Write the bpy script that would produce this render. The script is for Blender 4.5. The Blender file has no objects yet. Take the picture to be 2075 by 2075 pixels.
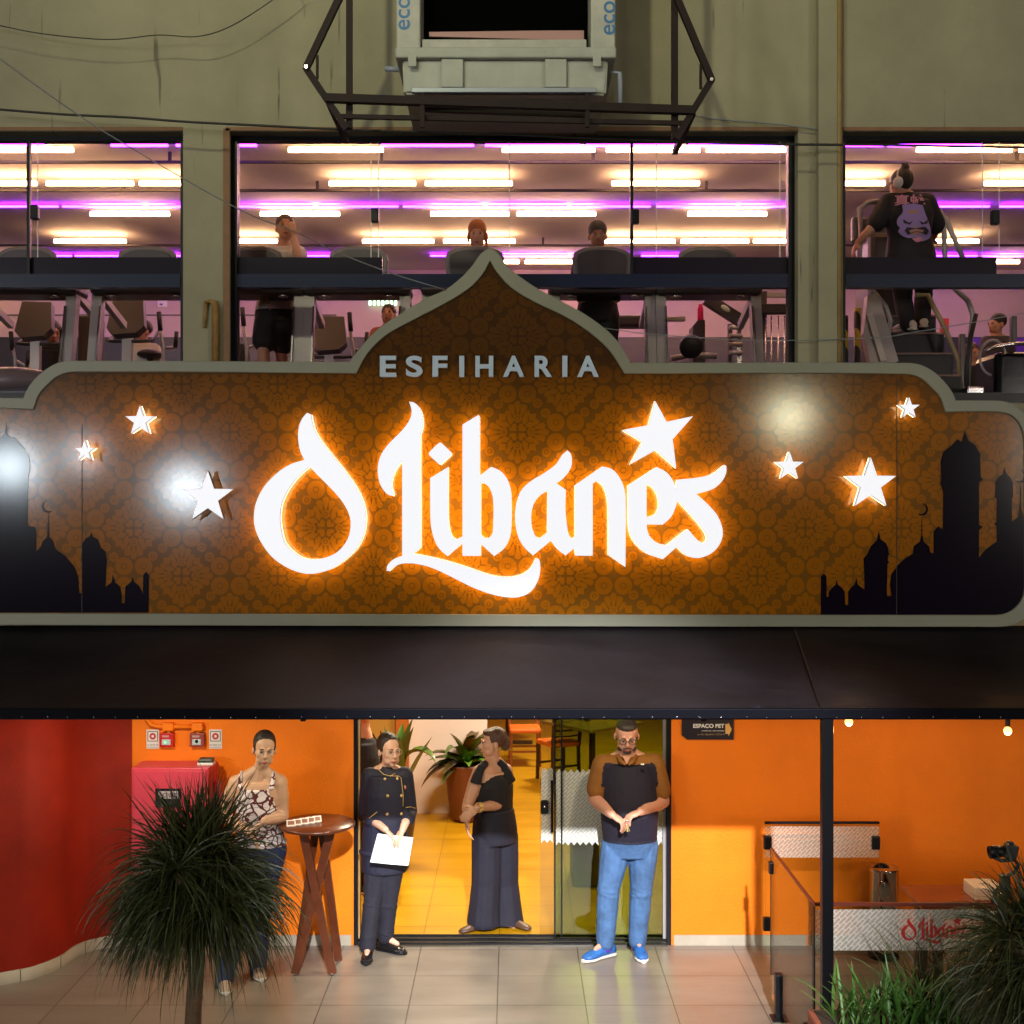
import bpy, bmesh, math, random
from mathutils import Vector, Matrix
random.seed(7)
S = bpy.context.scene
COL = S.collection
F, H, CX, CY = 2500.0, 3.35, 1037.5, 1037.5
PI = math.pi
# ---------------------------------------------------------------- camera, sky, exposure
cam_d = bpy.data.cameras.new('camera'); cam = bpy.data.objects.new('camera', cam_d); COL.objects.link(cam)
cam.location = (0, 0, H); cam.rotation_euler = (PI/2, 0, 0)
cam_d.sensor_width = 36; cam_d.lens = F/2075*36; cam_d.clip_end = 500
S.camera = cam
W_ = bpy.data.worlds.new('World'); S.world = W_; W_.use_nodes = True
nt = W_.node_tree; bg = nt.nodes['Background']
sky = nt.nodes.new('ShaderNodeTexSky'); sky.sky_type = 'NISHITA'; sky.sun_disc = False
sky.sun_elevation = math.radians(2); sky.sun_rotation = math.radians(200)
nt.links.new(sky.outputs[0], bg.inputs[0]); bg.inputs[1].default_value = 0.0015
S.view_settings.view_transform = 'Standard'; S.view_settings.look = 'None'
S.view_settings.exposure = 0; S.view_settings.gamma = 1
S.cycles.use_denoising = True; S.cycles.max_bounces = 7; S.cycles.transparent_max_bounces = 16
S.cycles.sample_clamp_indirect = 4; S.cycles.use_light_tree = True
S.cycles.caustics_reflective = False; S.cycles.caustics_refractive = False

def P(px, py, d): return Vector(((px-CX)/F*d, d, H-(py-CY)/F*d))
def df(py, z=0.0): return F*(H-z)/(py-CY)
WALL = df(1915)          # the facade plane
SG = WALL-0.34           # front of the sign's panel
AWF = 7.0                # front edge of the awning

def lamp(name, kind, loc, power, color, target=None, size=0.5, spot=60, blend=.5, size_y=None):
    l = bpy.data.lights.new(name, kind); l.energy = power; l.color = color
    if kind == 'AREA':
        l.shape = 'RECTANGLE' if size_y else 'DISK'; l.size = size
        if size_y: l.size_y = size_y
    else: l.shadow_soft_size = size
    if kind == 'SPOT': l.spot_size = math.radians(spot); l.spot_blend = blend
    o = bpy.data.objects.new(name, l); COL.objects.link(o); o.location = loc
    if target is not None:
        o.rotation_euler = (Vector(target)-Vector(loc)).to_track_quat('-Z', 'Y').to_euler()
    return o

# street lighting behind the viewer: the lamps whose reflections show in the sign
def mirror(px, py, back): D = 2*SG+back; return ((px-CX)/F*D, -back, H-(py-CY)/F*D)
FLOOD = [  # loc, power, colour, target, size, kind
 (mirror(20, 945, 14), 230, (.8, .92, 1), (-4, SG, 2.5), .9),
 (mirror(165, 920, 14), 50, (.8, .92, 1), (-4, SG, 2.5), .5),
 (mirror(378, 990, 14), 190, (.8, .92, 1), (-2.5, SG, 2.5), .9),
 (mirror(1600, 845, 14), 120, (1, .95, .62), (2, SG, 2.5), .9)]
for l, p, c, t, s in FLOOD: lamp('floodlight_lamp', 'AREA', l, p, c, t, s)
KEY = (1.2, -6.0, 8.66)
lamp('entrance_spot_lamp', 'SPOT', KEY, 25000, (.95, .96, 1), P(1130, 1865, WALL), .16, 15.8, .75)
STREET = (-3.5, -2.5, 11.0)
lamp('street_light_lamp', 'SPOT', STREET, 2300, (1, 1, .62), (-.5, WALL, 9.6), .25, 52, 1)
lamp('face_fill_lamp', 'AREA', (-15.5, -11, 5.5), 1000, (1, .95, .85), (0, WALL, 1), 3)  # added side fill that brightens the faces under the awning
lamp('face_fill_lamp', 'AREA', (15.5, -13, 5.0), 900, (1, .93, .82), (0, WALL, 1), 3)  # second added fill, from the right, kept out of the sign's reflections
lamp('street_light_lamp', 'AREA', (5.5, -5, 11.5), 110, (1, .9, .66), (0, WALL, 4.2), .8)
lamp('street_light_lamp', 'AREA', (-6.5, -3, 11.0), 90, (.95, .97, .8), (0, WALL, 4.2), .8)

# ---------------------------------------------------------------- materials
MATS = {}
def mat(name, col, rough=.6, metal=0, emit=None, estr=0, var=.0, vscale=6, bump=0, bscale=60, spec=.5, coat=0, alpha=1, sss=0):
    if name in MATS: return MATS[name]
    m = bpy.data.materials.new(name); m.use_nodes = True; n = m.node_tree; b = n.nodes['Principled BSDF']
    b.inputs['Base Color'].default_value = (*col, 1); b.inputs['Roughness'].default_value = rough
    b.inputs['Metallic'].default_value = metal; b.inputs['Specular IOR Level'].default_value = spec
    b.inputs['Coat Weight'].default_value = coat; b.inputs['Alpha'].default_value = alpha
    if sss: b.inputs['Subsurface Weight'].default_value = sss; b.inputs['Subsurface Radius'].default_value = (.02, .008, .004)
    if emit: b.inputs['Emission Color'].default_value = (*emit, 1); b.inputs['Emission Strength'].default_value = estr
    tc = n.nodes.new('ShaderNodeTexCoord')
    if var:
        nz = n.nodes.new('ShaderNodeTexNoise'); nz.inputs['Scale'].default_value = vscale; nz.inputs['Detail'].default_value = 8
        nz.inputs['Roughness'].default_value = .65
        n.links.new(tc.outputs['Object'], nz.inputs['Vector'])
        mp = n.nodes.new('ShaderNodeMapRange'); mp.inputs[1].default_value = .3; mp.inputs[2].default_value = .7
        mp.inputs[3].default_value = 1-var; mp.inputs[4].default_value = 1+var
        n.links.new(nz.outputs[0], mp.inputs[0])
        mx = n.nodes.new('ShaderNodeMix'); mx.data_type = 'RGBA'; mx.blend_type = 'MULTIPLY'; mx.inputs[0].default_value = 1
        mx.inputs[6].default_value = (*col, 1); n.links.new(mp.outputs[0], mx.inputs[7]); n.links.new(mx.outputs[2], b.inputs['Base Color'])
        rr = n.nodes.new('ShaderNodeMapRange'); rr.inputs[3].default_value = max(.02, rough-.08); rr.inputs[4].default_value = min(1, rough+.08)
        n.links.new(nz.outputs[0], rr.inputs[0]); n.links.new(rr.outputs[0], b.inputs['Roughness'])
    if bump:
        nb = n.nodes.new('ShaderNodeTexNoise'); nb.inputs['Scale'].default_value = bscale; nb.inputs['Detail'].default_value = 5
        n.links.new(tc.outputs['Object'], nb.inputs['Vector'])
        bp = n.nodes.new('ShaderNodeBump'); bp.inputs['Strength'].default_value = bump; bp.inputs['Distance'].default_value = .01
        n.links.new(nb.outputs[0], bp.inputs['Height']); n.links.new(bp.outputs[0], b.inputs['Normal'])
    MATS[name] = m; return m
def node(m, t, **kw):
    x = m.node_tree.nodes.new(t)
    for k, v in kw.items(): setattr(x, k, v)
    return x
def glass(name, tint, gl=.08, rough=.02):
    if name in MATS: return MATS[name]
    m = bpy.data.materials.new(name); m.use_nodes = True; n = m.node_tree; n.nodes.clear()
    out = n.nodes.new('ShaderNodeOutputMaterial'); mx = n.nodes.new('ShaderNodeMixShader')
    t = n.nodes.new('ShaderNodeBsdfTransparent'); t.inputs[0].default_value = (*tint, 1)
    g = n.nodes.new('ShaderNodeBsdfGlossy'); g.inputs['Roughness'].default_value = rough
    fr = n.nodes.new('ShaderNodeFresnel'); fr.inputs[0].default_value = 1.45
    ad = n.nodes.new('ShaderNodeMath'); ad.operation = 'MULTIPLY'; ad.inputs[1].default_value = gl/.04*.5
    n.links.new(fr.outputs[0], ad.inputs[0]); n.links.new(ad.outputs[0], mx.inputs[0])
    n.links.new(t.outputs[0], mx.inputs[1]); n.links.new(g.outputs[0], mx.inputs[2]); n.links.new(mx.outputs[0], out.inputs[0])
    MATS[name] = m; return m

# ---------------------------------------------------------------- mesh helpers
def box(bm, lo, hi, M=None):
    lo, hi = Vector(lo), Vector(hi); vs = []
    for x in (lo.x, hi.x):
        for y in (lo.y, hi.y):
            for z in (lo.z, hi.z):
                v = Vector((x, y, z)); vs.append(bm.verts.new(M @ v if M else v))
    for f in ((0,1,3,2),(4,6,7,5),(0,4,5,1),(2,3,7,6),(0,2,6,4),(1,5,7,3)): bm.faces.new([vs[i] for i in f])
def rbox(bm, lo, hi, r=.01, M=None, seg=2):
    t = bmesh.new(); box(t, lo, hi)
    bmesh.ops.recalc_face_normals(t, faces=t.faces)
    bmesh.ops.bevel(t, geom=t.edges[:], offset=r, segments=seg, affect='EDGES', profile=.5)
    merge(bm, t, M)
def merge(bm, t, M=None):
    mp = {}
    for v in t.verts: mp[v] = bm.verts.new(M @ v.co if M else v.co)
    for f in t.faces:
        try: nf = bm.faces.new([mp[v] for v in f.verts]); nf.smooth = f.smooth
        except ValueError: pass
    t.free()
def frame_to(d, up=(0,0,1)):
    d = Vector(d).normalized(); up = Vector(up)
    if abs(d.dot(up)) > .98: up = Vector((0,1,0))
    s = d.cross(up).normalized(); u = s.cross(d).normalized(); return s, u, d
def bar(bm, a, b, w, h=None, up=(0,0,1)):
    h = h or w; a, b = Vector(a), Vector(b); s, u, d = frame_to(b-a, up); vs = []
    for p in (a, b):
        for i, j in ((-1,-1),(1,-1),(1,1),(-1,1)): vs.append(bm.verts.new(p+s*w/2*i+u*h/2*j))
    for f in ((0,3,2,1),(4,5,6,7),(0,1,5,4),(1,2,6,5),(2,3,7,6),(3,0,4,7)): bm.faces.new([vs[i] for i in f])
def tube(bm, pts, r, n=8, cap=True):
    pts = [Vector(p) for p in pts]; rs = r if isinstance(r, (list, tuple)) else [r]*len(pts); rings = []
    s0 = None
    for i, p in enumerate(pts):
        d = (pts[min(i+1, len(pts)-1)]-pts[max(i-1, 0)]).normalized()
        if s0 is None: s, u, _ = frame_to(d)
        else:
            s = (s0-d*s0.dot(d)).normalized(); u = s.cross(d).normalized()
        s0 = s
        rings.append([bm.verts.new(p+(s*math.cos(2*PI*k/n)+u*math.sin(2*PI*k/n))*rs[i]) for k in range(n)])
    for a, b in zip(rings, rings[1:]):
        for k in range(n):
            f = bm.faces.new((a[k], a[(k+1)%n], b[(k+1)%n], b[k])); f.smooth = True
    if cap: bm.faces.new(rings[0][::-1]); bm.faces.new(rings[-1])
def ell(bm, c, r, M=None, u=14, v=10):
    r = r if isinstance(r, (list, tuple)) else (r, r, r)
    t = bmesh.new(); bmesh.ops.create_uvsphere(t, u_segments=u, v_segments=v, radius=1)
    for f in t.faces: f.smooth = True
    for x in t.verts: x.co = Vector((x.co.x*r[0], x.co.y*r[1], x.co.z*r[2]))+Vector(c)
    merge(bm, t, M)
def lathe(bm, prof, c=(0,0,0), n=24, M=None):
    c = Vector(c); rings = []
    for r, z in prof:
        rings.append([bm.verts.new((M @ (c+Vector((r*math.cos(2*PI*k/n), r*math.sin(2*PI*k/n), z)))) if M else c+Vector((r*math.cos(2*PI*k/n), r*math.sin(2*PI*k/n), z))) for k in range(n)])
    for a, b in zip(rings, rings[1:]):
        for k in range(n):
            f = bm.faces.new((a[k], a[(k+1)%n], b[(k+1)%n], b[k])); f.smooth = True
    bm.faces.new(rings[0][::-1]); bm.faces.new(rings[-1])
def loft(bm, st, n=20):
    """st: list of (centre, right vec*a, fwd vec*b)"""
    rings = []
    for c, a, b in st:
        rings.append([bm.verts.new(Vector(c)+Vector(a)*math.cos(2*PI*k/n)+Vector(b)*math.sin(2*PI*k/n)) for k in range(n)])
    for x, y in zip(rings, rings[1:]):
        for k in range(n): f = bm.faces.new((x[k], x[(k+1)%n], y[(k+1)%n], y[k])); f.smooth = True
    bm.faces.new(rings[0][::-1]); bm.faces.new(rings[-1])
def prism(bm, pts2, y0, y1):
    """polygon of (x,z) points extruded along y"""
    a = [bm.verts.new((x, y0, z)) for x, z in pts2]; b = [bm.verts.new((x, y1, z)) for x, z in pts2]
    bm.faces.new(a); bm.faces.new(b[::-1])
    for i in range(len(a)): j = (i+1) % len(a); bm.faces.new((a[i], b[i], b[j], a[j]))
def fill(bm, pts):
    try: bm.faces.new([bm.verts.new(p) for p in pts])
    except ValueError: pass
def smooth_poly(pts, sub=4, corner=42):
    n = len(pts); V = [Vector(p).to_2d() if len(p) > 2 else Vector(p) for p in pts]; out = []
    def iscorner(i):
        a = V[i]-V[i-1]; b = V[(i+1) % n]-V[i]
        if a.length < 1e-9 or b.length < 1e-9: return True
        return abs(a.angle_signed(b)) > math.radians(corner)
    cs = [iscorner(i) for i in range(n)]
    for i in range(n):
        p1, p2 = V[i], V[(i+1) % n]
        L = (p2-p1).length
        m1 = Vector((0, 0)); m2 = Vector((0, 0))
        if not cs[i]:
            t = (p2-V[i-1]); m1 = t.normalized()*L if t.length else m1
        else: m1 = (p2-p1)
        if not cs[(i+1) % n]:
            t = (V[(i+2) % n]-p1); m2 = t.normalized()*L if t.length else m2
        else: m2 = (p2-p1)
        for k in range(sub):
            t = k/sub; h1 = 2*t**3-3*t**2+1; h2 = t**3-2*t**2+t; h3 = -2*t**3+3*t**2; h4 = t**3-t**2
            out.append(p1*h1+m1*h2+p2*h3+m2*h4)
    return out
def curve_mesh(loops, depth, bevel=0, bev_res=1):
    """filled outline(s) in (x,z), extruded along y, centred on y=0; returns a mesh"""
    cu = bpy.data.curves.new('tmp', 'CURVE'); cu.dimensions = '2D'; cu.fill_mode = 'BOTH'
    for L in loops:
        sp = cu.splines.new('POLY'); sp.points.add(len(L)-1)
        for q, p in zip(sp.points, L): q.co = (p[0], p[1], 0, 1)
        sp.use_cyclic_u = True
    cu.extrude = max(0, depth/2-bevel); cu.bevel_depth = bevel; cu.bevel_resolution = bev_res; cu.offset = -bevel
    o = bpy.data.objects.new('tmp', cu); COL.objects.link(o)
    dg = bpy.context.evaluated_depsgraph_get(); me = bpy.data.meshes.new_from_object(o.evaluated_get(dg))
    bpy.data.objects.remove(o); bpy.data.curves.remove(cu)
    me.transform(Matrix.Rotation(PI/2, 4, 'X'))   # xy -> xz, z -> -y
    return me
def text_mesh(s, size=1, extrude=0, bold=0, align='LEFT', spacing=1):
    cu = bpy.data.curves.new('tmp', 'FONT'); cu.body = s; cu.size = size; cu.extrude = extrude; cu.offset = bold
    cu.align_x = align; cu.space_character = spacing
    o = bpy.data.objects.new('tmp', cu); COL.objects.link(o)
    dg = bpy.context.evaluated_depsgraph_get(); me = bpy.data.meshes.new_from_object(o.evaluated_get(dg))
    bpy.data.objects.remove(o); bpy.data.curves.remove(cu)
    me.transform(Matrix.Rotation(PI/2, 4, 'X')); return me
def fit_text(s, x0, x1, z0, z1, y, th=.002, bold=0):
    me = text_mesh(s, 1, th/2, bold); xs = [v.co.x for v in me.vertices]; zs = [v.co.z for v in me.vertices]
    sx = (x1-x0)/(max(xs)-min(xs)); sz = (z1-z0)/(max(zs)-min(zs)); mx, mz = min(xs), min(zs)
    for v in me.vertices: v.co = Vector((x0+(v.co.x-mx)*sx, y+v.co.y, z0+(v.co.z-mz)*sz))
    return me
def voxel(bm, size, smooth=2, fac=.5):
    me = bpy.data.meshes.new('tmp'); bm.to_mesh(me); bm.free(); o = bpy.data.objects.new('tmp', me); COL.objects.link(o)
    r = o.modifiers.new('r', 'REMESH'); r.mode = 'VOXEL'; r.voxel_size = size; r.use_smooth_shade = True
    if smooth: s = o.modifiers.new('s', 'SMOOTH'); s.iterations = smooth; s.factor = fac
    dg = bpy.context.evaluated_depsgraph_get(); out = bpy.data.meshes.new_from_object(o.evaluated_get(dg))
    bpy.data.objects.remove(o); bpy.data.meshes.remove(me)
    for p in out.polygons: p.use_smooth = True
    return out

ROOT = {}
def setp(o, label=None, cat=None, group=None, kind=None):
    if label: o['label'] = label
    if cat: o['category'] = cat
    if group: o['group'] = group
    if kind: o['kind'] = kind
    return o
def thing(name, label, cat, loc=(0,0,0), group=None, rz=0, kind=None):
    o = bpy.data.objects.new(name, None); COL.objects.link(o); o.location = loc; o.rotation_euler = (0, 0, rz)
    o.empty_display_size = .1
    ROOT[o.name] = Vector(loc); return setp(o, label, cat, group, kind)
def obj(name, geo, m, parent=None, local=False, flat=False, recalc=True):
    """geo: bmesh or mesh in world coordinates (or in the parent's own when local)"""
    if isinstance(geo, bmesh.types.BMesh):
        if recalc: bmesh.ops.recalc_face_normals(geo, faces=geo.faces)
        me = bpy.data.meshes.new(name); geo.to_mesh(me); geo.free()
    else: me = geo; me.name = name
    ms = m if isinstance(m, (list, tuple)) else [m]
    me.materials.clear()
    for x in ms: me.materials.append(x)
    o = bpy.data.objects.new(name, me); COL.objects.link(o)
    if parent:
        off = ROOT[parent.name]
        if not local: me.transform(Matrix.Translation(-off))
        o.parent = parent; ROOT[o.name] = off if not local else Vector((0,0,0))
        if local: ROOT[o.name] = Vector((0,0,0))
    else:
        if me.vertices and not local:
            xs = [v.co for v in me.vertices]
            c = Vector(((min(v.x for v in xs)+max(v.x for v in xs))/2, (min(v.y for v in xs)+max(v.y for v in xs))/2, min(v.z for v in xs)))
            me.transform(Matrix.Translation(-c)); o.location = c; ROOT[o.name] = c
        else: ROOT[o.name] = Vector((0,0,0))
    return o
def struct(name, geo, m): return setp(obj(name, geo, m), kind='structure')
def copy_tree(o, parent=None):
    c = o.copy(); COL.objects.link(c)
    if parent: c.parent = parent
    for ch in list(o.children): copy_tree(ch, c)
    return c
B = bmesh.new
# ---------------------------------------------------------------- surfaces
M_olive = mat('olive_plaster', (.305, .275, .178), .85, var=.16, vscale=1.2, bump=.25, bscale=40)
M_orange = mat('orange_paint', (.90, .205, .004), .6, var=.11, vscale=1.1, bump=.35, bscale=55, spec=.3)
M_red = mat('red_paint', (.27, .014, .004), .7, var=.25, vscale=1.6, bump=.3, bscale=50, spec=.2)
M_black = mat('black_metal', (.008, .008, .010), .35, var=.2, vscale=10, spec=.2)
M_dark = mat('dark_rubber', (.02, .018, .02), .55)
M_dgrey = mat('charcoal_plastic', (.065, .052, .055), .35)
M_chrome = mat('brushed_steel', (.6, .58, .58), .22, metal=1)
M_alu = mat('grey_metal', (.42, .38, .38), .4, metal=.3)
M_white = mat('white_paint', (.75, .74, .72), .5)
M_glass = glass('window_glass', (.93, .92, .93), .05)
M_rglass = glass('railing_glass', (.88, .9, .86), .07)
M_dglass = glass('green_door_glass', (.50, .62, .24), .09)
M_cglass = glass('clear_door_glass', (.9, .9, .8), .06)

def tile_mat(name, c1, c2, grout, sx, sy, rough, off=(0, 0)):
    m = mat(name, c1, rough); n = m.node_tree; b = n.nodes['Principled BSDF']
    tc = node(m, 'ShaderNodeNewGeometry'); mp = node(m, 'ShaderNodeMapping')
    mp.inputs['Location'].default_value = (off[0], off[1], 0)
    br = node(m, 'ShaderNodeTexBrick'); br.offset = 0; br.inputs['Scale'].default_value = 1
    br.inputs['Brick Width'].default_value = sx; br.inputs['Row Height'].default_value = sy; br.inputs['Mortar Size'].default_value = .004
    br.inputs['Color1'].default_value = (*c1, 1); br.inputs['Color2'].default_value = (*c2, 1); br.inputs['Mortar'].default_value = (*grout, 1)
    n.links.new(tc.outputs['Position'], mp.inputs[0]); n.links.new(mp.outputs[0], br.inputs[0])
    nz = node(m, 'ShaderNodeTexNoise'); nz.inputs['Scale'].default_value = 1.3; nz.inputs['Detail'].default_value = 9; nz.inputs['Roughness'].default_value = .7
    st = node(m, 'ShaderNodeMapping'); st.inputs['Scale'].default_value = (1, 4, 1)
    n.links.new(tc.outputs['Position'], st.inputs[0]); n.links.new(st.outputs[0], nz.inputs['Vector'])
    mr = node(m, 'ShaderNodeMapRange'); mr.inputs[1].default_value = .3; mr.inputs[2].default_value = .7; mr.inputs[3].default_value = .8; mr.inputs[4].default_value = 1.12
    n.links.new(nz.outputs[0], mr.inputs[0])
    mx = node(m, 'ShaderNodeMix', data_type='RGBA', blend_type='MULTIPLY'); mx.inputs[0].default_value = 1
    n.links.new(br.outputs[0], mx.inputs[6]); n.links.new(mr.outputs[0], mx.inputs[7]); n.links.new(mx.outputs[2], b.inputs['Base Color'])
    rr = node(m, 'ShaderNodeMapRange'); rr.inputs[3].default_value = rough-.1; rr.inputs[4].default_value = rough+.15
    n.links.new(nz.outputs[0], rr.inputs[0]); n.links.new(rr.outputs[0], b.inputs['Roughness'])
    return m
M_tile = tile_mat('beige_floor_tiles', (.23, .195, .155), (.26, .22, .175), (.075, .062, .05), .6, .53, .3, (.1, .1))
M_tile2 = tile_mat('warm_light_floor_tiles', (.52, .265, .005), (.56, .29, .006), (.30, .14, .004), .6, .53, .30, (.1, .1))  # warm room light put into the indoor tile colour

# ---------------------------------------------------------------- ground, floors
g = B(); fill(g, [(-60, -60, -.03), (60, -60, -.03), (60, 60, -.03), (-60, 60, -.03)])
struct('ground', g, mat('asphalt', (.05, .05, .05), .9, var=.2, vscale=3))
g = B(); box(g, (-8, 4.2, -.02), (8, WALL+.1, 0)); struct('terrace_floor', g, M_tile)
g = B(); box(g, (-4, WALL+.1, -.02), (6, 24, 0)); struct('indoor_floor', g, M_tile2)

# ---------------------------------------------------------------- upper storey (wall with three openings, pilasters)
GZ0 = P(0, 800, WALL).z; WT = P(0, 266, WALL).z
bt = thing('building', 'olive plastered upper storey wall with three long lit gym windows', 'building', (0, WALL, 2.3))
xs = [(-9.0, P(371, 0, WALL).x), (P(461, 0, WALL).x, P(1617, 0, WALL).x), (P(1708, 0, WALL).x, 9.0)]
ZB = P(0, 803, WALL).z; ZTOP = 10.5; DW = WALL+.3
g = B()
box(g, (-9.6, WALL, WT), (9.6, DW, ZTOP))
box(g, (-9.6, WALL, 2.2), (9.6, DW, ZB))
box(g, (xs[0][1], WALL, ZB), (xs[1][0], DW, WT)); box(g, (xs[1][1], WALL, ZB), (xs[2][0], DW, WT))
m = M_olive; n = m.node_tree; b = n.nodes['Principled BSDF']
# run-off stains: thin dark vertical streaks and specks
geo = node(m, 'ShaderNodeNewGeometry'); mp = node(m, 'ShaderNodeMapping'); mp.inputs['Scale'].default_value = (14, 1, 1.1)
n.links.new(geo.outputs['Position'], mp.inputs[0]); nz = node(m, 'ShaderNodeTexNoise'); nz.inputs['Scale'].default_value = 1.4; nz.inputs['Detail'].default_value = 7
n.links.new(mp.outputs[0], nz.inputs['Vector']); rp = node(m, 'ShaderNodeMapRange'); rp.inputs[1].default_value = .67; rp.inputs[2].default_value = .74; rp.inputs[3].default_value = 1; rp.inputs[4].default_value = .45
n.links.new(nz.outputs[0], rp.inputs[0]); mx = node(m, 'ShaderNodeMix', data_type='RGBA', blend_type='MULTIPLY'); mx.inputs[0].default_value = 1
src = b.inputs['Base Color'].links[0].from_socket; n.links.new(src, mx.inputs[6]); n.links.new(rp.outputs[0], mx.inputs[7]); n.links.new(mx.outputs[2], b.inputs['Base Color'])
obj('wall', g, M_olive, bt)
g = B(); zs = P(0, 260, WALL).z
x = P(1653, 0, WALL).x; w = P(1690, 0, WALL).x-x
box(g, (x, WALL-.09, ZB-.4), (x+w, WALL-.002, ZTOP))
obj('pilaster', g, M_olive, bt)
g = B(); tube(g, [P(1698, 803, WALL-.05), P(1698, 0, WALL-.05)+Vector((0, 0, 1))], .032, 10)
obj('downpipe', g, mat('ochre_pipe', (.30, .2, .07), .6, var=.25), bt)
g = B(); tube(g, [P(437, 740, WALL-.04), P(437, 625, WALL-.04), P(434, 614, WALL-.04), P(426, 610, WALL-.035), P(415, 612, WALL-.03)], [.03, .03, .026, .014, .012], 8)
tube(g, [P(418, 612, WALL-.02), P(416, 640, WALL-.02), P(414, 664, WALL-.02)], .012, 6)
obj('rusty_pipe', g, mat('rusty_iron', (.28, .15, .04), .8, var=.4, vscale=14), bt)
g = B()
for a, b_, y in ((461, 466, WALL-.006),):
    box(g, (P(a, 0, WALL).x-.03, WALL-.012, ZB), (P(b_, 0, WALL).x, WALL-.002, WT+.02))
box(g, (P(458, 0, WALL).x, WALL-.012, WT+.002), (P(1617, 0, WALL).x, WALL-.003, WT+.03))
box(g, (-9, WALL-.012, WT+.002), (P(371, 0, WALL).x, WALL-.003, WT+.03))
box(g, (P(1708, 0, WALL).x, WALL-.012, WT+.002), (9, WALL-.003, WT+.03))
obj('window_trim', g, mat('rust_brown_trim', (.22, .11, .05), .7, var=.2), bt)
M_panel = mat('smoked_panel', (.010, .006, .016), .25, spec=.2)
M_rail = mat('dark_blue_rail', (.008, .012, .04), .3, spec=.25)
for wi, (x0, x1) in enumerate(xs):
    fr = B(); yb = WALL+.16
    top2 = P(0, 288, WALL+.16).z
    box(fr, (x0, yb-.04, top2), (x1, yb+.05, WT))                      # head box
    box(fr, (x0, yb-.04, ZB), (x1, yb+.04, ZB+.04))
    for xx in ((x0, x0+.05), (x1-.05, x1)): box(fr, (xx[0], yb-.05, ZB+.04), (xx[1], yb+.04, top2))
    f = obj('window', fr, M_black, bt)
    g = B(); box(g, (x0+.05, yb-.06, P(0, 585, yb).z), (x1-.05, yb+.03, P(0, 558, yb).z)); obj('window_rail', g, M_rail, f)
    lo, hi = P(0, 558, yb).z+.002, P(0, 522, yb).z
    spans = {0: [(x0+.05, x1-.05)], 1: [(x0+.05, P(775, 0, yb).x), (P(1277, 0, yb).x, x1-.05)], 2: [(x0+.05, P(2018, 0, yb).x)]}[wi]
    for a, b_ in spans:
        g = B(); box(g, (a, yb-.012, lo), (b_, yb+.012, hi)); obj('dark_panel', g, M_panel, f)
    js = {0: [77], 1: [752, 767, 1032, 1330, 1580], 2: [1712, 1990, 2024]}[wi]
    g = B(); box(g, (x0+.05, yb-.004, ZB+.04), (x1-.05, yb+.004, top2)); obj('pane', g, M_glass, f)
    for j in js: g = B(); xx = P(j, 0, yb).x; box(g, (xx-.003, yb-.008, hi+.002), (xx+.003, yb-.005, top2-.002)); obj('pane_joint', g, mat('pale_glass_edge', (.75, .68, .66), .4), f)
    for j in {0: [62], 1: [1279], 2: []}[wi]:
        g = B(); xx = P(j, 0, yb).x; box(g, (xx-.012, yb-.05, lo), (xx+.012, yb-.01, top2)); obj('mullion', g, M_black, f)
    for jx, jy in {0: [(71, 431)], 1: [(760, 437), (1287, 440)], 2: [(2016, 441)]}[wi]:
        g = B(); c = P(jx, jy, yb-.05); rbox(g, c-Vector((.03, .03, .055)), c+Vector((.03, .03, .055)), .008); obj('lock', g, M_black, f)
    g = B(); box(g, (x0, WALL-.02, ZB-.05), (x1, WALL+.12, ZB)); obj('window_sill', g, M_black, f)

# ---------------------------------------------------------------- gym room
HZ = 4.42; ZC = H+HZ; GF = 4.05; GB = 22.5
M_ceil = mat('cream_ceiling', (.84, .74, .72), .8, var=.04, vscale=.8)
M_gwall = mat('pale_gym_wall', (.50, .39, .38), .7, var=.07, vscale=1.2)
g = B(); box(g, (-14, DW+.02, ZC), (14, GB, ZC+.05)); struct('gym_ceiling', g, M_ceil)
g = B(); box(g, (-14, DW, GF-.1), (14, GB, GF)); struct('gym_floor', g, mat('gym_rubber_floor', (.03, .028, .03), .5, var=.2))
g = B(); box(g, (-14, GB, GF), (14, GB+.1, ZC)); struct('gym_wall', g, M_gwall)
for sx in (-14, 14):
    g = B(); box(g, (sx-.05, DW, GF), (sx+.05, GB, ZC)); struct('gym_side_wall', g, M_gwall)
g = B(); zt = P(0, 684, GB).z; box(g, (-13.9, GB-.06, GF), (13.9, GB-.01, zt)); struct('gym_dado', g, mat('dark_dado', (.02, .016, .03), .35))
g = B()
for px, py, sc, dd in ((410, 0, 0, 0),):
    pass
for d in [F*HZ/(1037-y) for y in (342, 412, 478, 522)]:
    pass
box(g, (-13.9, GB-.02, P(0, 640, GB-.02).z), (-3.2, GB-.001, P(0, 637, GB-.02).z))
struct('gym_wall_groove', g, M_dgrey)
TZ = H+4.3
def rowd(y, hz=4.3): return F*hz/(CY-y)
M_tube = mat('lit_tube', (1, .9, .7), .5, emit=(1, .57, .27), estr=56.0)
M_violet = mat('lit_violet_strip', (.6, .2, 1), .5, emit=(.38, .02, 1.0), estr=36)
M_rail2 = mat('dark_ceiling_rail', (.03, .022, .022), .6)
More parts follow.
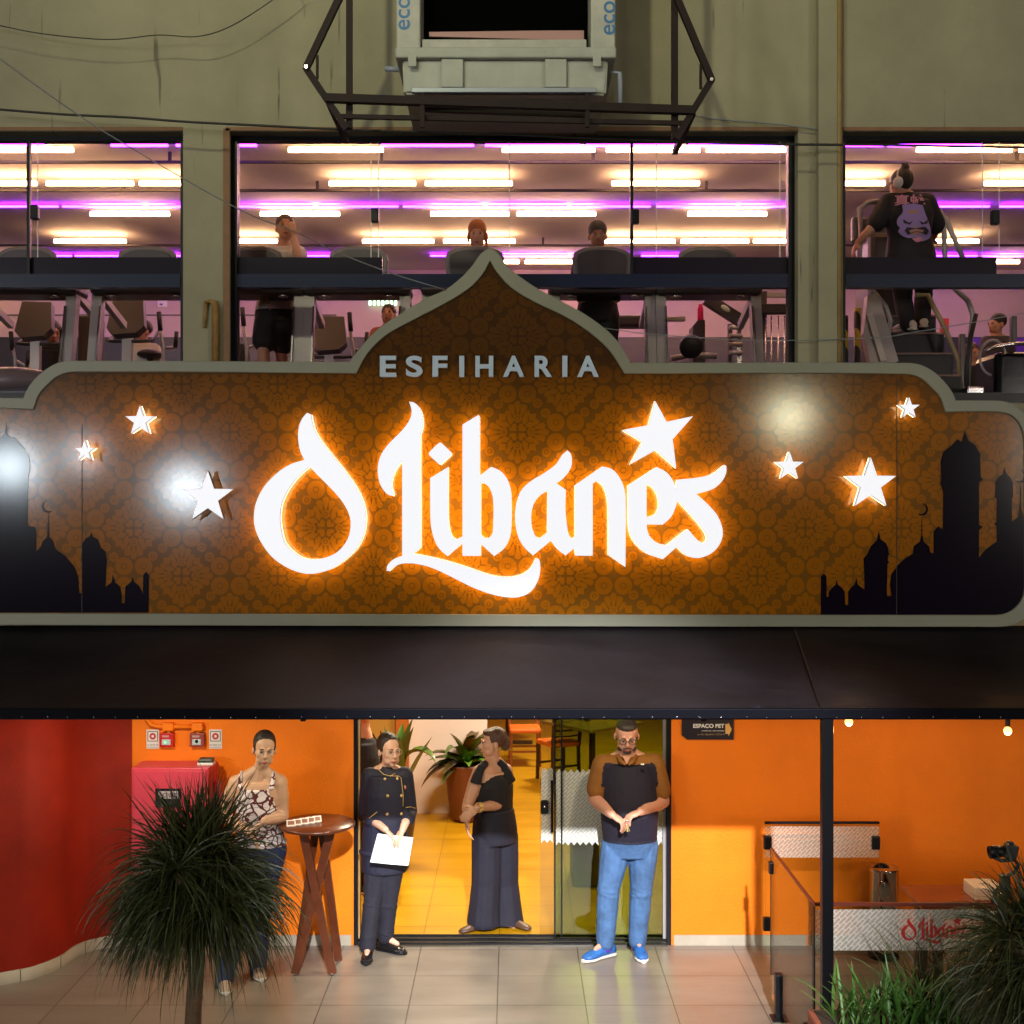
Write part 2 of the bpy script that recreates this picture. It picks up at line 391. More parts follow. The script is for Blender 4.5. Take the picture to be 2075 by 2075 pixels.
rows = [(304, [(-160, 50), (60, 148), (585, 776), (1018, 1205), (1229, 1418), (1432, 1622), (1858, 2050), (2066, 2250)], 6),
 (372, [(-95, 74), (94, 270), (283, 455), (667, 842), (862, 1038), (1240, 1417), (1620, 1793), (1995, 2168)], 6),
 (434, [(183, 343), (528, 688), (873, 1032), (1048, 1207), (1394, 1553)], 6),
 (489, [(110, 255), (420, 562), (735, 879), (899, 1044), (1226, 1368), (1380, 1517), (1527, 1660), (1835, 1983)], 5),
 (531, [(-110, 13), (1020, 1052), (1064, 1166), (2018, 2065)], 4)]
pl = ['over the left window', 'over the middle window', 'over the right window']
rn = ['front row nearest the glass', 'second row', 'third row', 'fourth row', 'rearmost row']
for ri, (y, segs, k) in enumerate(rows):
    d = rowd(y); cnt = {}
    for a, b_ in segs:
        c = (a+b_)/2; w_i = 0 if c < 400 else (1 if c < 1640 else 2)
        cnt[w_i] = cnt.get(w_i, 0)+1
        t = thing('tube_light', '%s warm white tube from left, %s, %s' % (['first', 'second', 'third', 'fourth', 'fifth', 'sixth'][cnt[w_i]-1], rn[ri].replace(' nearest the glass', ''), pl[w_i].replace('over the', 'in')), 'ceiling light', P(c, 0, d).xz.to_3d() and Vector((P(c, 0, d).x, d, TZ)), 'warm white tubes on the gym ceiling')
        x0, x1 = P(a, 0, d).x, P(b_, 0, d).x
        g = B(); tube(g, [(x0, d, TZ), (x1, d, TZ)], .028, 8); obj('tube', g, M_tube, t)
        g = B(); box(g, (x0, d-.008, TZ+.032), (x1, d+.008, TZ+.05)); obj('housing', g, M_white, t)
for k, x in enumerate((-5.2, -3.0, -.8, 1.4, 3.6, 5.8)):   # unseen row added behind the facade to light machines and people from the front
    t = thing('tube_light', '%s added warm white tube from left, unseen row close behind the facade' % ['first', 'second', 'third', 'fourth', 'fifth', 'sixth'][k], 'ceiling light', (x, 11.0, TZ), 'warm white tubes on the gym ceiling')
    g = B(); tube(g, [(x-.6, 11.0, TZ), (x+.6, 11.0, TZ)], .028, 8); obj('tube', g, M_tube, t)
    g = B(); box(g, (x-.6, 10.992, TZ+.032), (x+.6, 11.008, TZ+.05)); obj('housing', g, M_white, t)
# dark lighting rails with hangers
for ri, y in enumerate((361, 478, 300)):
    d = rowd(y+6)+.45
    t = thing('ceiling_rail', ['black ceiling rail on hangers behind the second row of tubes', 'black ceiling rail on hangers behind the fourth row of tubes', 'black ceiling rail nearest the windows'][ri], 'rail', (0, d, TZ), 'black rails under the gym ceiling')
    g = B(); box(g, (-13, d-.02, TZ-.02), (13, d+.02, TZ+.01)); obj('bar', g, M_rail2, t)
    for k in range(-4, 5):
        g = B(); xx = k*2.6+.5*ri; box(g, (xx-.018, d-.018, TZ+.01), (xx+.018, d+.018, ZC)); obj('hanger', g, M_rail2, t)
vio = [(294, [(-60, 90), (225, 340), (357, 520), (773, 960), (983, 1175), (1188, 1380), (1395, 1585), (1610, 1790), (1800, 1990)], 4.36),
 (418, [(-40, 118), (127, 287), (302, 462), (473, 633), (648, 807), (817, 976), (990, 1148), (1160, 1318), (1330, 1490), (1500, 1660), (1815, 2005), (2025, 2200)], 4.38),
 (518, [(20, 145), (152, 255), (350, 470), (600, 725), (872, 1000), (1018, 1150), (1160, 1280), (1300, 1420), (1840, 1980), (1990, 2100)], 4.38)]
for ri, (y, segs, hz) in enumerate(vio):
    d = rowd(y, hz); cnt = {}
    for a, b_ in segs:
        c = (a+b_)/2; w_i = 0 if c < 400 else (1 if c < 1660 else 2); cnt[w_i] = cnt.get(w_i, 0)+1
        x0, x1 = P(a, 0, d).x, P(b_, 0, d).x
        t = thing('violet_light', '%s violet strip from left, %s violet row, %s' % (['first', 'second', 'third', 'fourth', 'fifth', 'sixth', 'seventh', 'eighth'][cnt[w_i]-1], ['front', 'middle', 'rear'][ri], pl[w_i].replace('over the', 'in')), 'light strip', (P(c, 0, d).x, d, H+hz), 'violet light strips on the gym ceiling')
        g = B(); box(g, (x0, d-.018, H+hz-.014), (x1, d+.018, H+hz+.008)); obj('strip', g, M_violet, t)
        g = B(); box(g, (x0-.02, d-.008, H+hz+.01), (x1+.02, d+.008, H+hz+.022)); obj('housing', g, M_rail2, t)

# ---------------------------------------------------------------- treadmills
def make_treadmill(yaw=0):
    t = thing('treadmill', 'x', 'treadmill', (0, 0, 0), 'treadmills lined up behind the gym windows')
    # local: y away from the glass; z from gym floor. console at z~1.5..1.75
    g = B(); rbox(g, (-.42, 0, .08), (.42, 1.9, .2), .03); obj('deck', g, M_dgrey, t, True)
    g = B(); box(g, (-.27, .3, .202), (.27, 1.85, .21)); obj('belt', g, M_dark, t, True)
    for s in (-1, 1):
        g = B(); bar(g, (s*.40, .02, .1), (s*.40, .24, 1.12), .085, .10, (0, 1, 0)); obj('upright', g, M_alu, t, True)
        g = B(); bar(g, (s*.36, -.035, .25), (s*.36, .16, 1.02), .014, .02, (0, 1, 0)); obj('upright_strip', g, M_chrome, t, True)
        g = B(); bar(g, (s*.41, .22, 1.16), (s*.41, .95, .98), .05, .06); obj('handrail', g, M_alu, t, True)
        g = B(); ell(g, (s*.27, .16, 1.105), (.045, .03, .018)); obj('bracket', g, M_chrome, t, True)
    g = B(); rbox(g, (-.45, .12, 1.12), (.45, .5, 1.27), .04); obj('console_tray', g, M_dgrey, t, True)
    pts = []
    for k in range(15):
        u = -1+2*k/14; pts.append((u*.235, 1.49+.055*(1-abs(u)**3)))
    pts += [(.25, 1.44), (.235, 1.26), (-.235, 1.26), (-.25, 1.44)]
    me = curve_mesh([pts], .07, .012); me.transform(Matrix.Translation((0, .28, 0)))
    obj('console', me, mat('console_grey', (.20, .17, .165), .45), t, True)
    me = curve_mesh([[(x*.85, 1.38+(z-1.38)*.8) for x, z in pts]], .02, .004); me.transform(Matrix.Translation((0, .235, 0)))
    obj('console_back', me, M_dgrey, t, True)
    g = B(); bar(g, (0, .3, 1.22), (0, .3, 1.36), .3, .08, (0, 1, 0)); obj('neck', g, M_dgrey, t, True)
    return t
tm0 = make_treadmill()
tms = [(61, 'leftmost treadmill behind the left window'), (303, 'treadmill behind the left window beside the pillar'), (517, 'treadmill in front of the man in black shorts'), (728, 'treadmill between the man in shorts and the red haired woman'), (962, 'treadmill of the red haired woman above the sign peak'), (1218, 'treadmill of the dark haired woman in black'), (1430, 'rightmost treadmill in the middle window')]
for i, (px, lab) in enumerate(tms):
    t = tm0 if i == 0 else copy_tree(tm0)
    t['label'] = lab; t.location = (P(px, 0, WALL+.95).x, WALL+.62, GF)

# exercise bikes: console on a stem, handlebar, flywheel body, saddle
def make_bike():
    t = thing('exercise_bike', 'x', 'exercise bike', (0, 0, 0), 'exercise bikes near the left window')
    g = B(); M = Matrix.Translation((0, 0, 1.22)) @ Matrix.Rotation(-.35, 4, 'X')
    prism(g, [(-.17, -.15), (-.10, -.22), (.12, -.2), (.19, -.12), (.15, .17), (-.14, .18)], -.05, .05); bmesh.ops.transform(g, matrix=M, verts=g.verts)
    obj('console', g, M_dgrey, t, True)
    g = B(); bar(g, (0, -.02, .25), (0, .02, 1.15), .09, .07, (0, 1, 0)); obj('stem', g, M_alu, t, True)
    g = B(); tube(g, [(-.2, .35, 1.12), (-.22, .1, 1.0), (-.12, 0, .98), (.12, 0, .98), (.22, .1, 1.0), (.2, .35, 1.12)], .017); obj('handlebar', g, M_dark, t, True)
    g = B(); rbox(g, (-.12, -.1, .06), (.12, .9, .45), .06); obj('body', g, M_dgrey, t, True)
    g = B(); ell(g, (0, .75, .95), (.13, .16, .05)); tube(g, [(0, .75, .4), (0, .75, .92)], .03); obj('saddle', g, M_dark, t, True)
    return t
bk = make_bike(); bk.location = (P(72, 0, 12.2).x, 12.2, GF-.02); bk['label'] = 'exercise bike with console used by the man in headphones'
b2 = copy_tree(bk); b2.location = (P(258, 0, 12.0).x, 12.0, GF-.02); b2['label'] = 'exercise bike in front of the person in a pale shirt'
b3 = copy_tree(bk); b3.location = (P(667, 0, 12.6).x, 12.6, GF-.1); b3['label'] = 'exercise bike with grey stem behind the middle window'
# elliptical handles
def arm(px, ptop, pbot, d, lab):
    g = B(); a, c = P(px, ptop, d), P(px+3, ptop+38, d); t = thing('cross_trainer', lab, 'cross trainer', (a.x, d, GF), 'cross trainers in the gym')
    tube(g, [a, c], .024, 8); obj('grip', g, M_dark, t)
    g = B(); e = P(px+8, pbot, d); tube(g, [c, P(px+4, pbot-20, d), e, Vector((e.x, d+.1, GF+.2))], .017, 8); obj('arm', g, M_alu, t)
    g = B(); rbox(g, (a.x-.1, d-.05, GF+.02), (a.x+.3, d+.9, GF+.42), .06); obj('body', g, M_dgrey, t)
    g = B(); f0 = P(px+36, ptop+40, d+.3); tube(g, [f0, P(px+33, ptop+72, d+.3)], .022, 8); obj('grip', g, M_dark, t)
    g = B(); tube(g, [P(px+33, ptop+72, d+.3), P(px+10, pbot+6, d+.3)], .017, 8); obj('arm', g, M_alu, t)
arm(322, 632, 700, 12.3, 'cross trainer with black grips beside the first pillar')
arm(491, 623, 700, 12.3, 'cross trainer with tall grip at the left edge of the middle window')
arm(622, 641, 712, 12.8, 'cross trainer behind the legs of the man in shorts')
arm(708, 633, 706, 12.6, 'cross trainer beside the seated woman near the sign arch')
arm(22, 672, 725, 12.4, 'cross trainer at the left edge of the photo')
# tall black speaker cabinet
g = B(); c = P(182, 735, 13); rbox(g, (c.x-.09, 12.9, GF), (c.x+.09, 13.2, P(0, 642, 13).z), .01); box(g, (c.x+.092, 12.93, GF), (c.x+.095, 13.17, P(0, 650, 13).z))
setp(obj('weight_cabinet', g, M_dgrey), 'tall dark box beside the slanted treadmill posts', 'cabinet')
# wall notice
c = P(329, 611, GB-.03); t = thing('wall_notice', 'small white notice with wireless symbol on the gym wall', 'notice', (c.x, GB-.03, c.z-.16))
g = B(); box(g, (c.x-.085, GB-.03, c.z-.1), (c.x+.085, GB-.02, c.z+.1)); obj('sheet', g, M_white, t)
g = B()
for r in (.025, .045, .062):
    tube(g, [(c.x+r*math.cos(a), GB-.034, c.z+.01+r*math.sin(a)) for a in [PI/4+PI/2*k/8 for k in range(9)]], .004, 5)
box(g, (c.x-.05, GB-.036, c.z-.07), (c.x+.01, GB-.032, c.z-.035)); obj('symbol', g, mat('ink_blue', (.15, .12, .3), .6), t)
# bottle on a post and weight machine
c = P(1421, 650, 12); t = thing('machine_post', 'dark angular post of a gym machine under a pink bottle', 'gym machine', (c.x, 12, GF))
g = B(); prism(g, [(c.x-.09, GF), (c.x+.03, GF), (c.x+.03, c.z), (c.x-.04, c.z), (c.x-.09, c.z-.06)], 11.95, 12.2); obj('post', g, M_dgrey, t)
g = B(); rbox(g, (c.x-.55, 11.9, GF), (c.x+.5, 12.3, GF+.3), .04); obj('base', g, M_dgrey, t)
g = B(); tube(g, [P(1360, 727, 11.9), P(1400, 719, 11.9), P(1452, 722, 11.9)], .03, 8); obj('leg', g, M_alu, t)
g = B(); lathe(g, [(.028, 0), (.03, .01), (.03, .13), (.02, .15), (.02, .17)], (c.x-.0, 12.05, c.z)); 
t = obj('bottle', g, mat('pink_bottle', (.85, .01, .16), .3, emit=(1, 0, .2), estr=.0)); setp(t, 'bright pink water bottle standing on the dark machine post', 'bottle')
t = thing('cable_machine', 'tall cable weight machine with steel guide rods by the second pillar', 'cable machine', (P(1560, 0, 12.4).x, 12.4, GF))
for px in (1532, 1546, 1606):
    g = B(); a = P(px, 592, 12.4); box(g, (a.x-.03, 12.35, GF), (a.x+.03, 12.42, a.z)); obj('post', g, M_dgrey, t)
g = B(); box(g, (P(1536, 0, 12.4).x, 12.36, P(0, 603, 12.4).z), (P(1604, 0, 12.4).x, 12.41, P(0, 595, 12.4).z)); obj('crossbar', g, M_alu, t)
for px in (1537, 1551, 1563, 1577, 1590):
    g = B(); a = P(px, 640, 12.3); tube(g, [(a.x, 12.3, GF+.1), (a.x, 12.3, a.z)], .008, 6); obj('guide_rod', g, M_chrome, t)
g = B(); c = P(1567, 627, 12.3); rbox(g, (c.x-.14, 12.25, c.z-.05), (c.x+.14, 12.34, c.z+.05), .01); obj('pulley_block', g, M_dark, t)
g = B(); c = P(1567, 690, 12.3)
for k in range(9): box(g, (c.x-.1, 12.31, GF+.1+k*.055), (c.x+.1, 12.4, GF+.148+k*.055))
obj('weight_stack', g, mat('maroon_plate', (.10, .05, .05), .5), t)
t = thing('leg_machine', 'gym machine with slanted dark arm and grey badge', 'gym machine', (P(1350, 0, 11.6).x, 11.6, GF))
g = B(); bar(g, P(1430, 605, 11.6), P(1508, 655, 11.6), .1, .12, (0, 1, 0)); obj('arm', g, M_dgrey, t)
g = B(); c = P(1470, 625, 11.52); ell(g, (0, 0, 0), (.05, .006, .025), Matrix.Translation(c) @ Matrix.Rotation(.6, 4, 'Y')); obj('badge', g, M_white, t)
g = B(); c = P(1300, 650, 11.6); rbox(g, (c.x-.45, 11.6, c.z-.06), (c.x+.22, 11.75, c.z+.06), .03); rbox(g, (c.x-.2, 11.6, GF), (c.x+.4, 12, GF+.5), .08); obj('frame', g, M_dgrey, t)
g = B(); lathe(g, [(.02, -.04), (.11, -.03), (.11, .03), (.02, .04)], (0, 0, 0), 24, Matrix.Translation(P(1400, 702, 11.7)) @ Matrix.Rotation(PI/2, 4, 'X') @ Matrix.Rotation(.5, 4, 'X')); obj('weight_plate', g, M_dark, t)
g = B(); c = P(1375, 647, 11.6); rbox(g, (c.x-.12, 11.55, c.z-.02), (c.x+.06, 11.62, c.z+.02), .005); obj('pad_edge', g, M_white, t)
t = thing('weight_rack', 'low steel weight rack behind the middle window at its right', 'rack', (P(1490, 0, 12.2).x, 12.2, GF))
for px in (1480, 1498):
    g = B(); a = P(px, 656, 12.2); box(g, (a.x-.02, 12.2, GF), (a.x+.02, 12.26, a.z)); obj('post', g, M_dgrey if px < 1490 else M_chrome, t)
for k in range(4):
    g = B(); c = P(1490, 664+k*17, 12.15); tube(g, [c-Vector((.06, 0, 0)), c+Vector((.07, 0, 0))], .022, 8); obj('bar', g, M_alu, t)
# mirrored lighting seen low: a lit sign text at back
c = P(782, 613, GB-.1); t = thing('lit_wall_sign', 'glowing pale green wall lettering above the seated woman', 'lit sign', (c.x, GB-.1, c.z))
g = B()
for k in range(7):
    x = P(751+k*8.6, 0, GB).x; rbox(g, (x-.022, GB-.1, c.z-.05), (x+.022, GB-.08, c.z+.05), .012)
obj('lettering', g, mat('green_glow', (.6, 1, .7), .5, emit=(.55, 1, .6), estr=4), t)
# red poster, purple mural
g = B(); c = P(1918, 655, 16); box(g, (c.x-.07, 16, P(0, 676, 16).z), (c.x+.03, 16.05, P(0, 645, 16).z)); setp(obj('fire_notice', g, mat('red_notice', (.5, .02, .02), .5)), 'narrow red notice behind the stair machine', 'notice')
g = B(); box(g, (P(1965, 0, GB).x, GB-.09, P(0, 760, GB).z), (P(2140, 0, GB).x, GB-.065, P(0, 686, GB).z)); setp(obj('wall_mural', g, mat('violet_mural', (.10, .02, .45), .5)), 'violet painted panel low on the gym wall at the right', 'mural')

# ---------------------------------------------------------------- stair climber machine
SD = WALL+1.0
t = thing('stair_machine', 'large stair climbing machine with dark steps in the right window', 'stair machine', (P(1850, 0, SD).x, SD, GF))
g = B()
for k, y in enumerate((641, 678, 720, 765)):
    z1 = P(0, y, SD+.35-.12*k).z; x0, x1 = P(1802, 0, SD).x, P(1925+k*4, 0, SD).x
    box(g, (x0, SD+.35-.16*k, GF), (x1, SD+.55-.16*k, z1))
    box(g, (x0, SD+.34-.16*k, z1+.001), (x1, SD+.56-.16*k, z1+.008))
obj('steps', g, M_dark, t)
for k, y in enumerate((641, 678, 720, 765)):
    z1 = P(0, y, SD+.35-.12*k).z; g = B(); box(g, (P(1804, 0, SD).x, SD+.32-.16*k, z1-.006), (P(1922+k*4, 0, SD).x, SD+.338-.16*k, z1+.009)); obj('step_edge', g, mat('brown_edge', (.25, .13, .1), .5), t)
def pl3(px, py): return P(px, py, SD)
g = B(); prism(g, [pl3(*p).xz.to_tuple() for p in ((1750, 604), (1765, 600), (1775, 610), (1812, 735), (1760, 760), (1742, 680))], SD-.12, SD-.02); obj('side_cover', g, mat('beige_cover', (.5, .42, .40), .45), t)
g = B(); bar(g, pl3(1752, 640)-Vector((0, .14, 0)), pl3(1780, 735)-Vector((0, .14, 0)), .05, .02, (0, 1, 0)); obj('cover_trim', g, mat('cream_trim', (.7, .62, .55), .4), t)
g = B(); tube(g, [pl3(1795, 735), pl3(1800, 680), pl3(1805, 650), pl3(1795, 622), pl3(1765, 585), pl3(1740, 540), pl3(1745, 470), pl3(1742, 422), pl3(1760, 410), pl3(1785, 408)], .022, 8); obj('handrail', g, M_alu, t)
g = B(); tube(g, [pl3(1960, 790), pl3(1965, 700), pl3(1972, 640), pl3(1962, 610), pl3(1935, 585), pl3(1915, 530), pl3(1912, 440), pl3(1895, 415), pl3(1875, 408)], .024, 8); tube(g, [pl3(1915, 440), pl3(1932, 480), pl3(1952, 525)], .024, 8); obj('handrail', g, M_alu, t)
g = B(); tube(g, [pl3(1855, 598), pl3(1880, 598), pl3(1912, 660), pl3(1942, 730), pl3(1946, 800)], .022, 8); obj('frame', g, mat('ochre_edge', (.45, .33, .16), .4), t)
g = B(); c = pl3(1820, 430); rbox(g, (c.x-.18, SD+.75, c.z-.1), (c.x+.26, SD+.85, c.z+.15), .03); rbox(g, (c.x-.1, SD+.5, GF+.5), (c.x+.2, SD+1.0, c.z-.05), .05); obj('console', g, M_dgrey, t)
g = B(); tube(g, [pl3(1950, 800)-Vector((0, .1, 0)), pl3(1950, 742)-Vector((0, .1, 0)), pl3(1957, 690)-Vector((0, .1, 0)), pl3(1969, 640)-Vector((0, .1, 0))], .02, 8); obj('handrail', g, M_dark, t)
for px, yy in ((1712, 640), (1737, 625)):
    a = P(px, yy, WALL+.7); g = B(); tube(g, [(a.x, WALL+.7, GF), a], .028, 10)
    m = mat('yellow_black_bands', (.6, .4, .02), .5)
    if px == 1712:
        n = m.node_tree; wv = node(m, 'ShaderNodeTexWave'); wv.inputs['Scale'].default_value = 2.2; wv.bands_direction = 'DIAGONAL'
        tc = node(m, 'ShaderNodeTexCoord'); n.links.new(tc.outputs['Object'], wv.inputs[0]); cr = node(m, 'ShaderNodeValToRGB')
        cr.color_ramp.interpolation = 'CONSTANT'; cr.color_ramp.elements[0].color = (.015, .01, .01, 1); cr.color_ramp.elements[1].position = .5; cr.color_ramp.elements[1].color = (.55, .36, .03, 1)
        n.links.new(wv.outputs[0], cr.inputs[0]); n.links.new(cr.outputs[0], n.nodes['Principled BSDF'].inputs['Base Color'])
    setp(obj('barrier_post', g, m), 'short yellow and black banded post %s' % ('right beside the second pillar' if px == 1712 else 'touching the beige side cover of the stair machine'), 'post', 'banded posts by the stair machine')
# dark machine at the right edge
RD = WALL+.8
t = thing('spin_bike', 'dark bulky cycle machine cut by the right edge of the photo', 'exercise bike', (P(2060, 0, RD).x, RD, GF))
g = B(); a = P(2018, 735, RD); rbox(g, (a.x, RD, GF), (a.x+.5, RD+.5, P(0, 712, RD).z), .05); obj('body', g, mat('gloss_black', (.006, .006, .009), .12), t)
g = B(); c = P(2012, 725, RD+.1); tube(g, [c+Vector((.11*math.cos(a), 0, .15*math.sin(a))) for a in [2*PI*k/20 for k in range(21)]], .012, 6); obj('wheel_guard', g, M_alu, t)
g = B(); tube(g, [P(1995, 712, RD), P(2020, 702, RD), P(2050, 697, RD), P(2090, 696, RD)], .016, 8); obj('handlebar', g, M_chrome, t)
g = B(); a = P(2056, 640, RD+.3); rbox(g, (a.x-.025, RD+.3, P(0, 698, RD+.3).z), (a.x+.025, RD+.36, a.z), .01); obj('console_post', g, M_dgrey, t)
g = B(); a = P(1966, 790, RD); rbox(g, (a.x-.06, RD-.1, P(0, 800, RD).z), (a.x+.08, RD+.1, P(0, 786, RD).z), .01); obj('pedal', g, M_chrome, t)
g = B(); a = P(1951, 676, 11.8); rbox(g, (a.x-.025, 11.8, GF), (a.x+.03, 11.86, a.z), .01); setp(obj('gym_post', g, M_dgrey), 'plain dark post between the stair machine and the man in grey', 'post')
# low machine at the left edge, pale hump
t = thing('recumbent_bike', 'low grey machine hood at the left edge beside the sign shoulder', 'exercise bike', (P(20, 0, WALL+.6).x, WALL+.6, GF))
g = B(); c = P(15, 775, WALL+.6); ell(g, (c.x-.05, c.y+.2, c.z+.02), (.42, .25, .13)); obj('hood', g, mat('mauve_grey', (.22, .17, .19), .35), t)
g = B(); rbox(g, (c.x-.5, c.y+.0, GF), (c.x+.3, c.y+.5, c.z-.02), .05); obj('body', g, mat('slate_plastic', (.10, .10, .14), .4), t)
# ---------------------------------------------------------------- the sign
sg = thing('shop_sign', 'long brown and orange arched shop sign with glowing white lettering and stars', 'shop sign', (P(992, 0, SG).x, SG, P(0, 1270, SG).z))
def Z1(pts, ox=0, oy=700, s=2.76): return [(ox+x/s, oy+y/s) for x, y in pts]
def mirr(pts): return [(1984-x, y) for x, y in pts]
def W2(pts, d=SG): return [P(x, y, d).xz.to_tuple() for x, y in pts]
SH_O = [(1835, 735.5), (1866, 740), (1894, 756), (1916, 778), (1930, 799), (1935, 812)]
SH_I = [(1835, 758), (1866, 767), (1888, 787), (1904, 805), (1914.5, 835)]
GR_O = [(993, 503), (1006, 511), (1019, 528), (1035, 547), (1082, 581), (1129, 607), (1180, 634), (1230, 670), (1256, 699), (1277, 735.5)]
GR_I = [(993, 529), (1006, 551), (1035, 583), (1082, 612), (1143, 641), (1194, 674), (1234, 710), (1265, 757)]
GL_O = [(708, 734), (737, 697), (769, 665), (813, 636), (860, 607), (904, 587), (936, 562), (958, 538), (975, 514)]
GL_I = [(722, 757), (745, 717), (781, 681), (832, 652), (901, 616), (948, 587), (977, 558)]
right_o = GR_O+SH_O+[(2018, 812), (2043, 816), (2065, 830), (2083, 850), (2094, 875), (2098, 900), (2098, 1195), (2093, 1225), (2077, 1250), (2052, 1266), (2018, 1270)]
right_i = GR_I+SH_I+[(2018, 835), (2046, 841), (2062, 856), (2072, 877), (2075, 900), (2075, 1190), (2071, 1210), (2058, 1229), (2040, 1241), (2015, 1246)]
L = SH_O+[(2018, 812), (2043, 816), (2065, 830), (2083, 850), (2094, 875), (2098, 900), (2098, 1195), (2093, 1225), (2077, 1250), (2052, 1266), (2018, 1268)]
LI = SH_I+[(2018, 833), (2046, 841), (2062, 856), (2072, 877), (2075, 900), (2075, 1190), (2071, 1210), (2058, 1229), (2040, 1241), (2015, 1244)]
fixL = lambda pts: [(x, y-4 if y < 770 else y-5 if y < 840 else y-2 if y > 1200 else y) for x, y in pts]
outer = right_o+fixL(mirr(L))[::-1]+GL_O
inner = right_i+fixL(mirr(LI))[::-1]+GL_I
outer_s = smooth_poly(W2(outer), 3, 50); inner_s = smooth_poly(W2(inner), 3, 50)
M_border = mat('sage_border', (.24, .235, .17), .45, var=.06, vscale=2)
me = curve_mesh([outer_s, inner_s], .12, .004); me.transform(Matrix.Translation((0, SG+.04, 0))); obj('border', me, M_border, sg)
# panel
PX0, PZ0 = P(0, 0, SG).x, P(0, 760, SG).z
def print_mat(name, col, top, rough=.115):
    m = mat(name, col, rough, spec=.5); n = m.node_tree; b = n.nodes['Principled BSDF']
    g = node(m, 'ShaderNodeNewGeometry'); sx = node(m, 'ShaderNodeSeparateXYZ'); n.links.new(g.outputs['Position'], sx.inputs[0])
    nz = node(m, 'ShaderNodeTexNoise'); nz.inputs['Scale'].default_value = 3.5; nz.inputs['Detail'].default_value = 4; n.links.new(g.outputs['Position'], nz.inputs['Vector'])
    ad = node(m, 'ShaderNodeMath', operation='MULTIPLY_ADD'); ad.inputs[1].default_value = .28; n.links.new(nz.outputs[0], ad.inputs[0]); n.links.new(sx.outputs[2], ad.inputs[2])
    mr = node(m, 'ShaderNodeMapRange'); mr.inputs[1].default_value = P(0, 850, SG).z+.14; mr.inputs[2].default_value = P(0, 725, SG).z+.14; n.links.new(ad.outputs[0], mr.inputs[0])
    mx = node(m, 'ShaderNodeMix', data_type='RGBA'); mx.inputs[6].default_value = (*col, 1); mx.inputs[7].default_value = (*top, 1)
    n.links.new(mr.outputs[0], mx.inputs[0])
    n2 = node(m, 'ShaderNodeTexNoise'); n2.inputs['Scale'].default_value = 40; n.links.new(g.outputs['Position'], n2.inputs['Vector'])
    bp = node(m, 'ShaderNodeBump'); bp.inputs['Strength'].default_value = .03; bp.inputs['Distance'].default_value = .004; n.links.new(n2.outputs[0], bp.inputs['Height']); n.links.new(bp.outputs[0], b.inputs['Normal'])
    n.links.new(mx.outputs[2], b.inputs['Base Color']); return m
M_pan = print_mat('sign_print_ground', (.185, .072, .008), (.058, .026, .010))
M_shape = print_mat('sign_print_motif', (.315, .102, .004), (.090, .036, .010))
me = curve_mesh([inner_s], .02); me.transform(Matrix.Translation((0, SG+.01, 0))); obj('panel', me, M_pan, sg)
# printed pattern: rosettes alternating with groups of four discs
def inpoly(x, y, poly):
    r = False; j = len(poly)-1
    for i in range(len(poly)):
        xi, yi = poly[i]; xj, yj = poly[j]
        if (yi > y) != (yj > y) and x < (xj-xi)*(y-yi)/(yj-yi)+xi: r = not r
        j = i
    return r
shapes = []
def disc(cx, cy, r, n=14): shapes.append([(cx+r*math.cos(2*PI*k/n), cy+r*math.sin(2*PI*k/n)) for k in range(n)])
def ring(cx, cy, r0, r1, n=16):
    for k in range(n):
        a, c = 2*PI*k/n, 2*PI*(k+1)/n
        shapes.append([(cx+r0*math.cos(a), cy+r0*math.sin(a)), (cx+r1*math.cos(a), cy+r1*math.sin(a)), (cx+r1*math.cos(c), cy+r1*math.sin(c)), (cx+r0*math.cos(c), cy+r0*math.sin(c))])
def loc(cx, cy, ang, pts):
    c, s = math.cos(ang), math.sin(ang); shapes.append([(cx+x*c-y*s, cy+x*s+y*c) for x, y in pts])
PIT = 97.2
def rosette(cx, cy):
    for q in range(4):
        a = q*PI/2
        loc(cx, cy, a+PI/4, [(4, 0), (9, -7), (15, -9), (19, -5), (16, 0), (19, 5), (15, 9), (9, 7)])       # heart
        X, Y = cx+28*math.cos(a), cy+28*math.sin(a); disc(X, Y, 3); ring(X, Y, 4.3, 8.6)
        for da, l0, l1, w in ((-.66, 30, 49, 5.4), (-.33, 34, 57, 7.0), (0, 35, 62, 7.0), (.33, 34, 57, 7.0), (.66, 30, 49, 5.4)):
            loc(cx+9*math.cos(a), cy+9*math.sin(a), a+da*.9, [(l0-10, -1.2), (l1-14, -w), (l1-9, -w*.7), (l1-7, 0), (l1-9, w*.7), (l1-14, w), (l0-10, 1.2)])
        b = a+PI/4                                                                                             # leaf buds with chevrons
        loc(cx, cy, b, [(19, -1), (23, -12), (33, -15), (38, -9), (31, -1)]); loc(cx, cy, b, [(19, 1), (31, 1), (38, 9), (33, 15), (23, 12)])
        loc(cx, cy, b, [(33.5, 0), (39.5, -8), (44, -11), (47, -5), (54, 0), (47, 5), (44, 11), (39.5, 8)])
        for s in (-1, 1):
            for px, py, r in ((58.5, 40.5, 8.5), (41.5, 57, 0)):
                if r and s == 1: 
                    X, Y = cx+px*math.cos(a)-py*math.sin(a), cy+px*math.sin(a)+py*math.cos(a); disc(X, Y, 3.2); ring(X, Y, 4.6, 9.8)
def quad(cx, cy):
    for sx in (-1, 1):
        for sy in (-1, 1): disc(cx+19.8*sx, cy+19.8*sy, 5); ring(cx+19.8*sx, cy+19.8*sy, 6.4, 18.4, 20)
    
    for k in range(4): a = k*PI/2; disc(cx+41*math.cos(a), cy+41*math.sin(a), 4.2, 10)
x0c, y0c = 660.0, 875.6
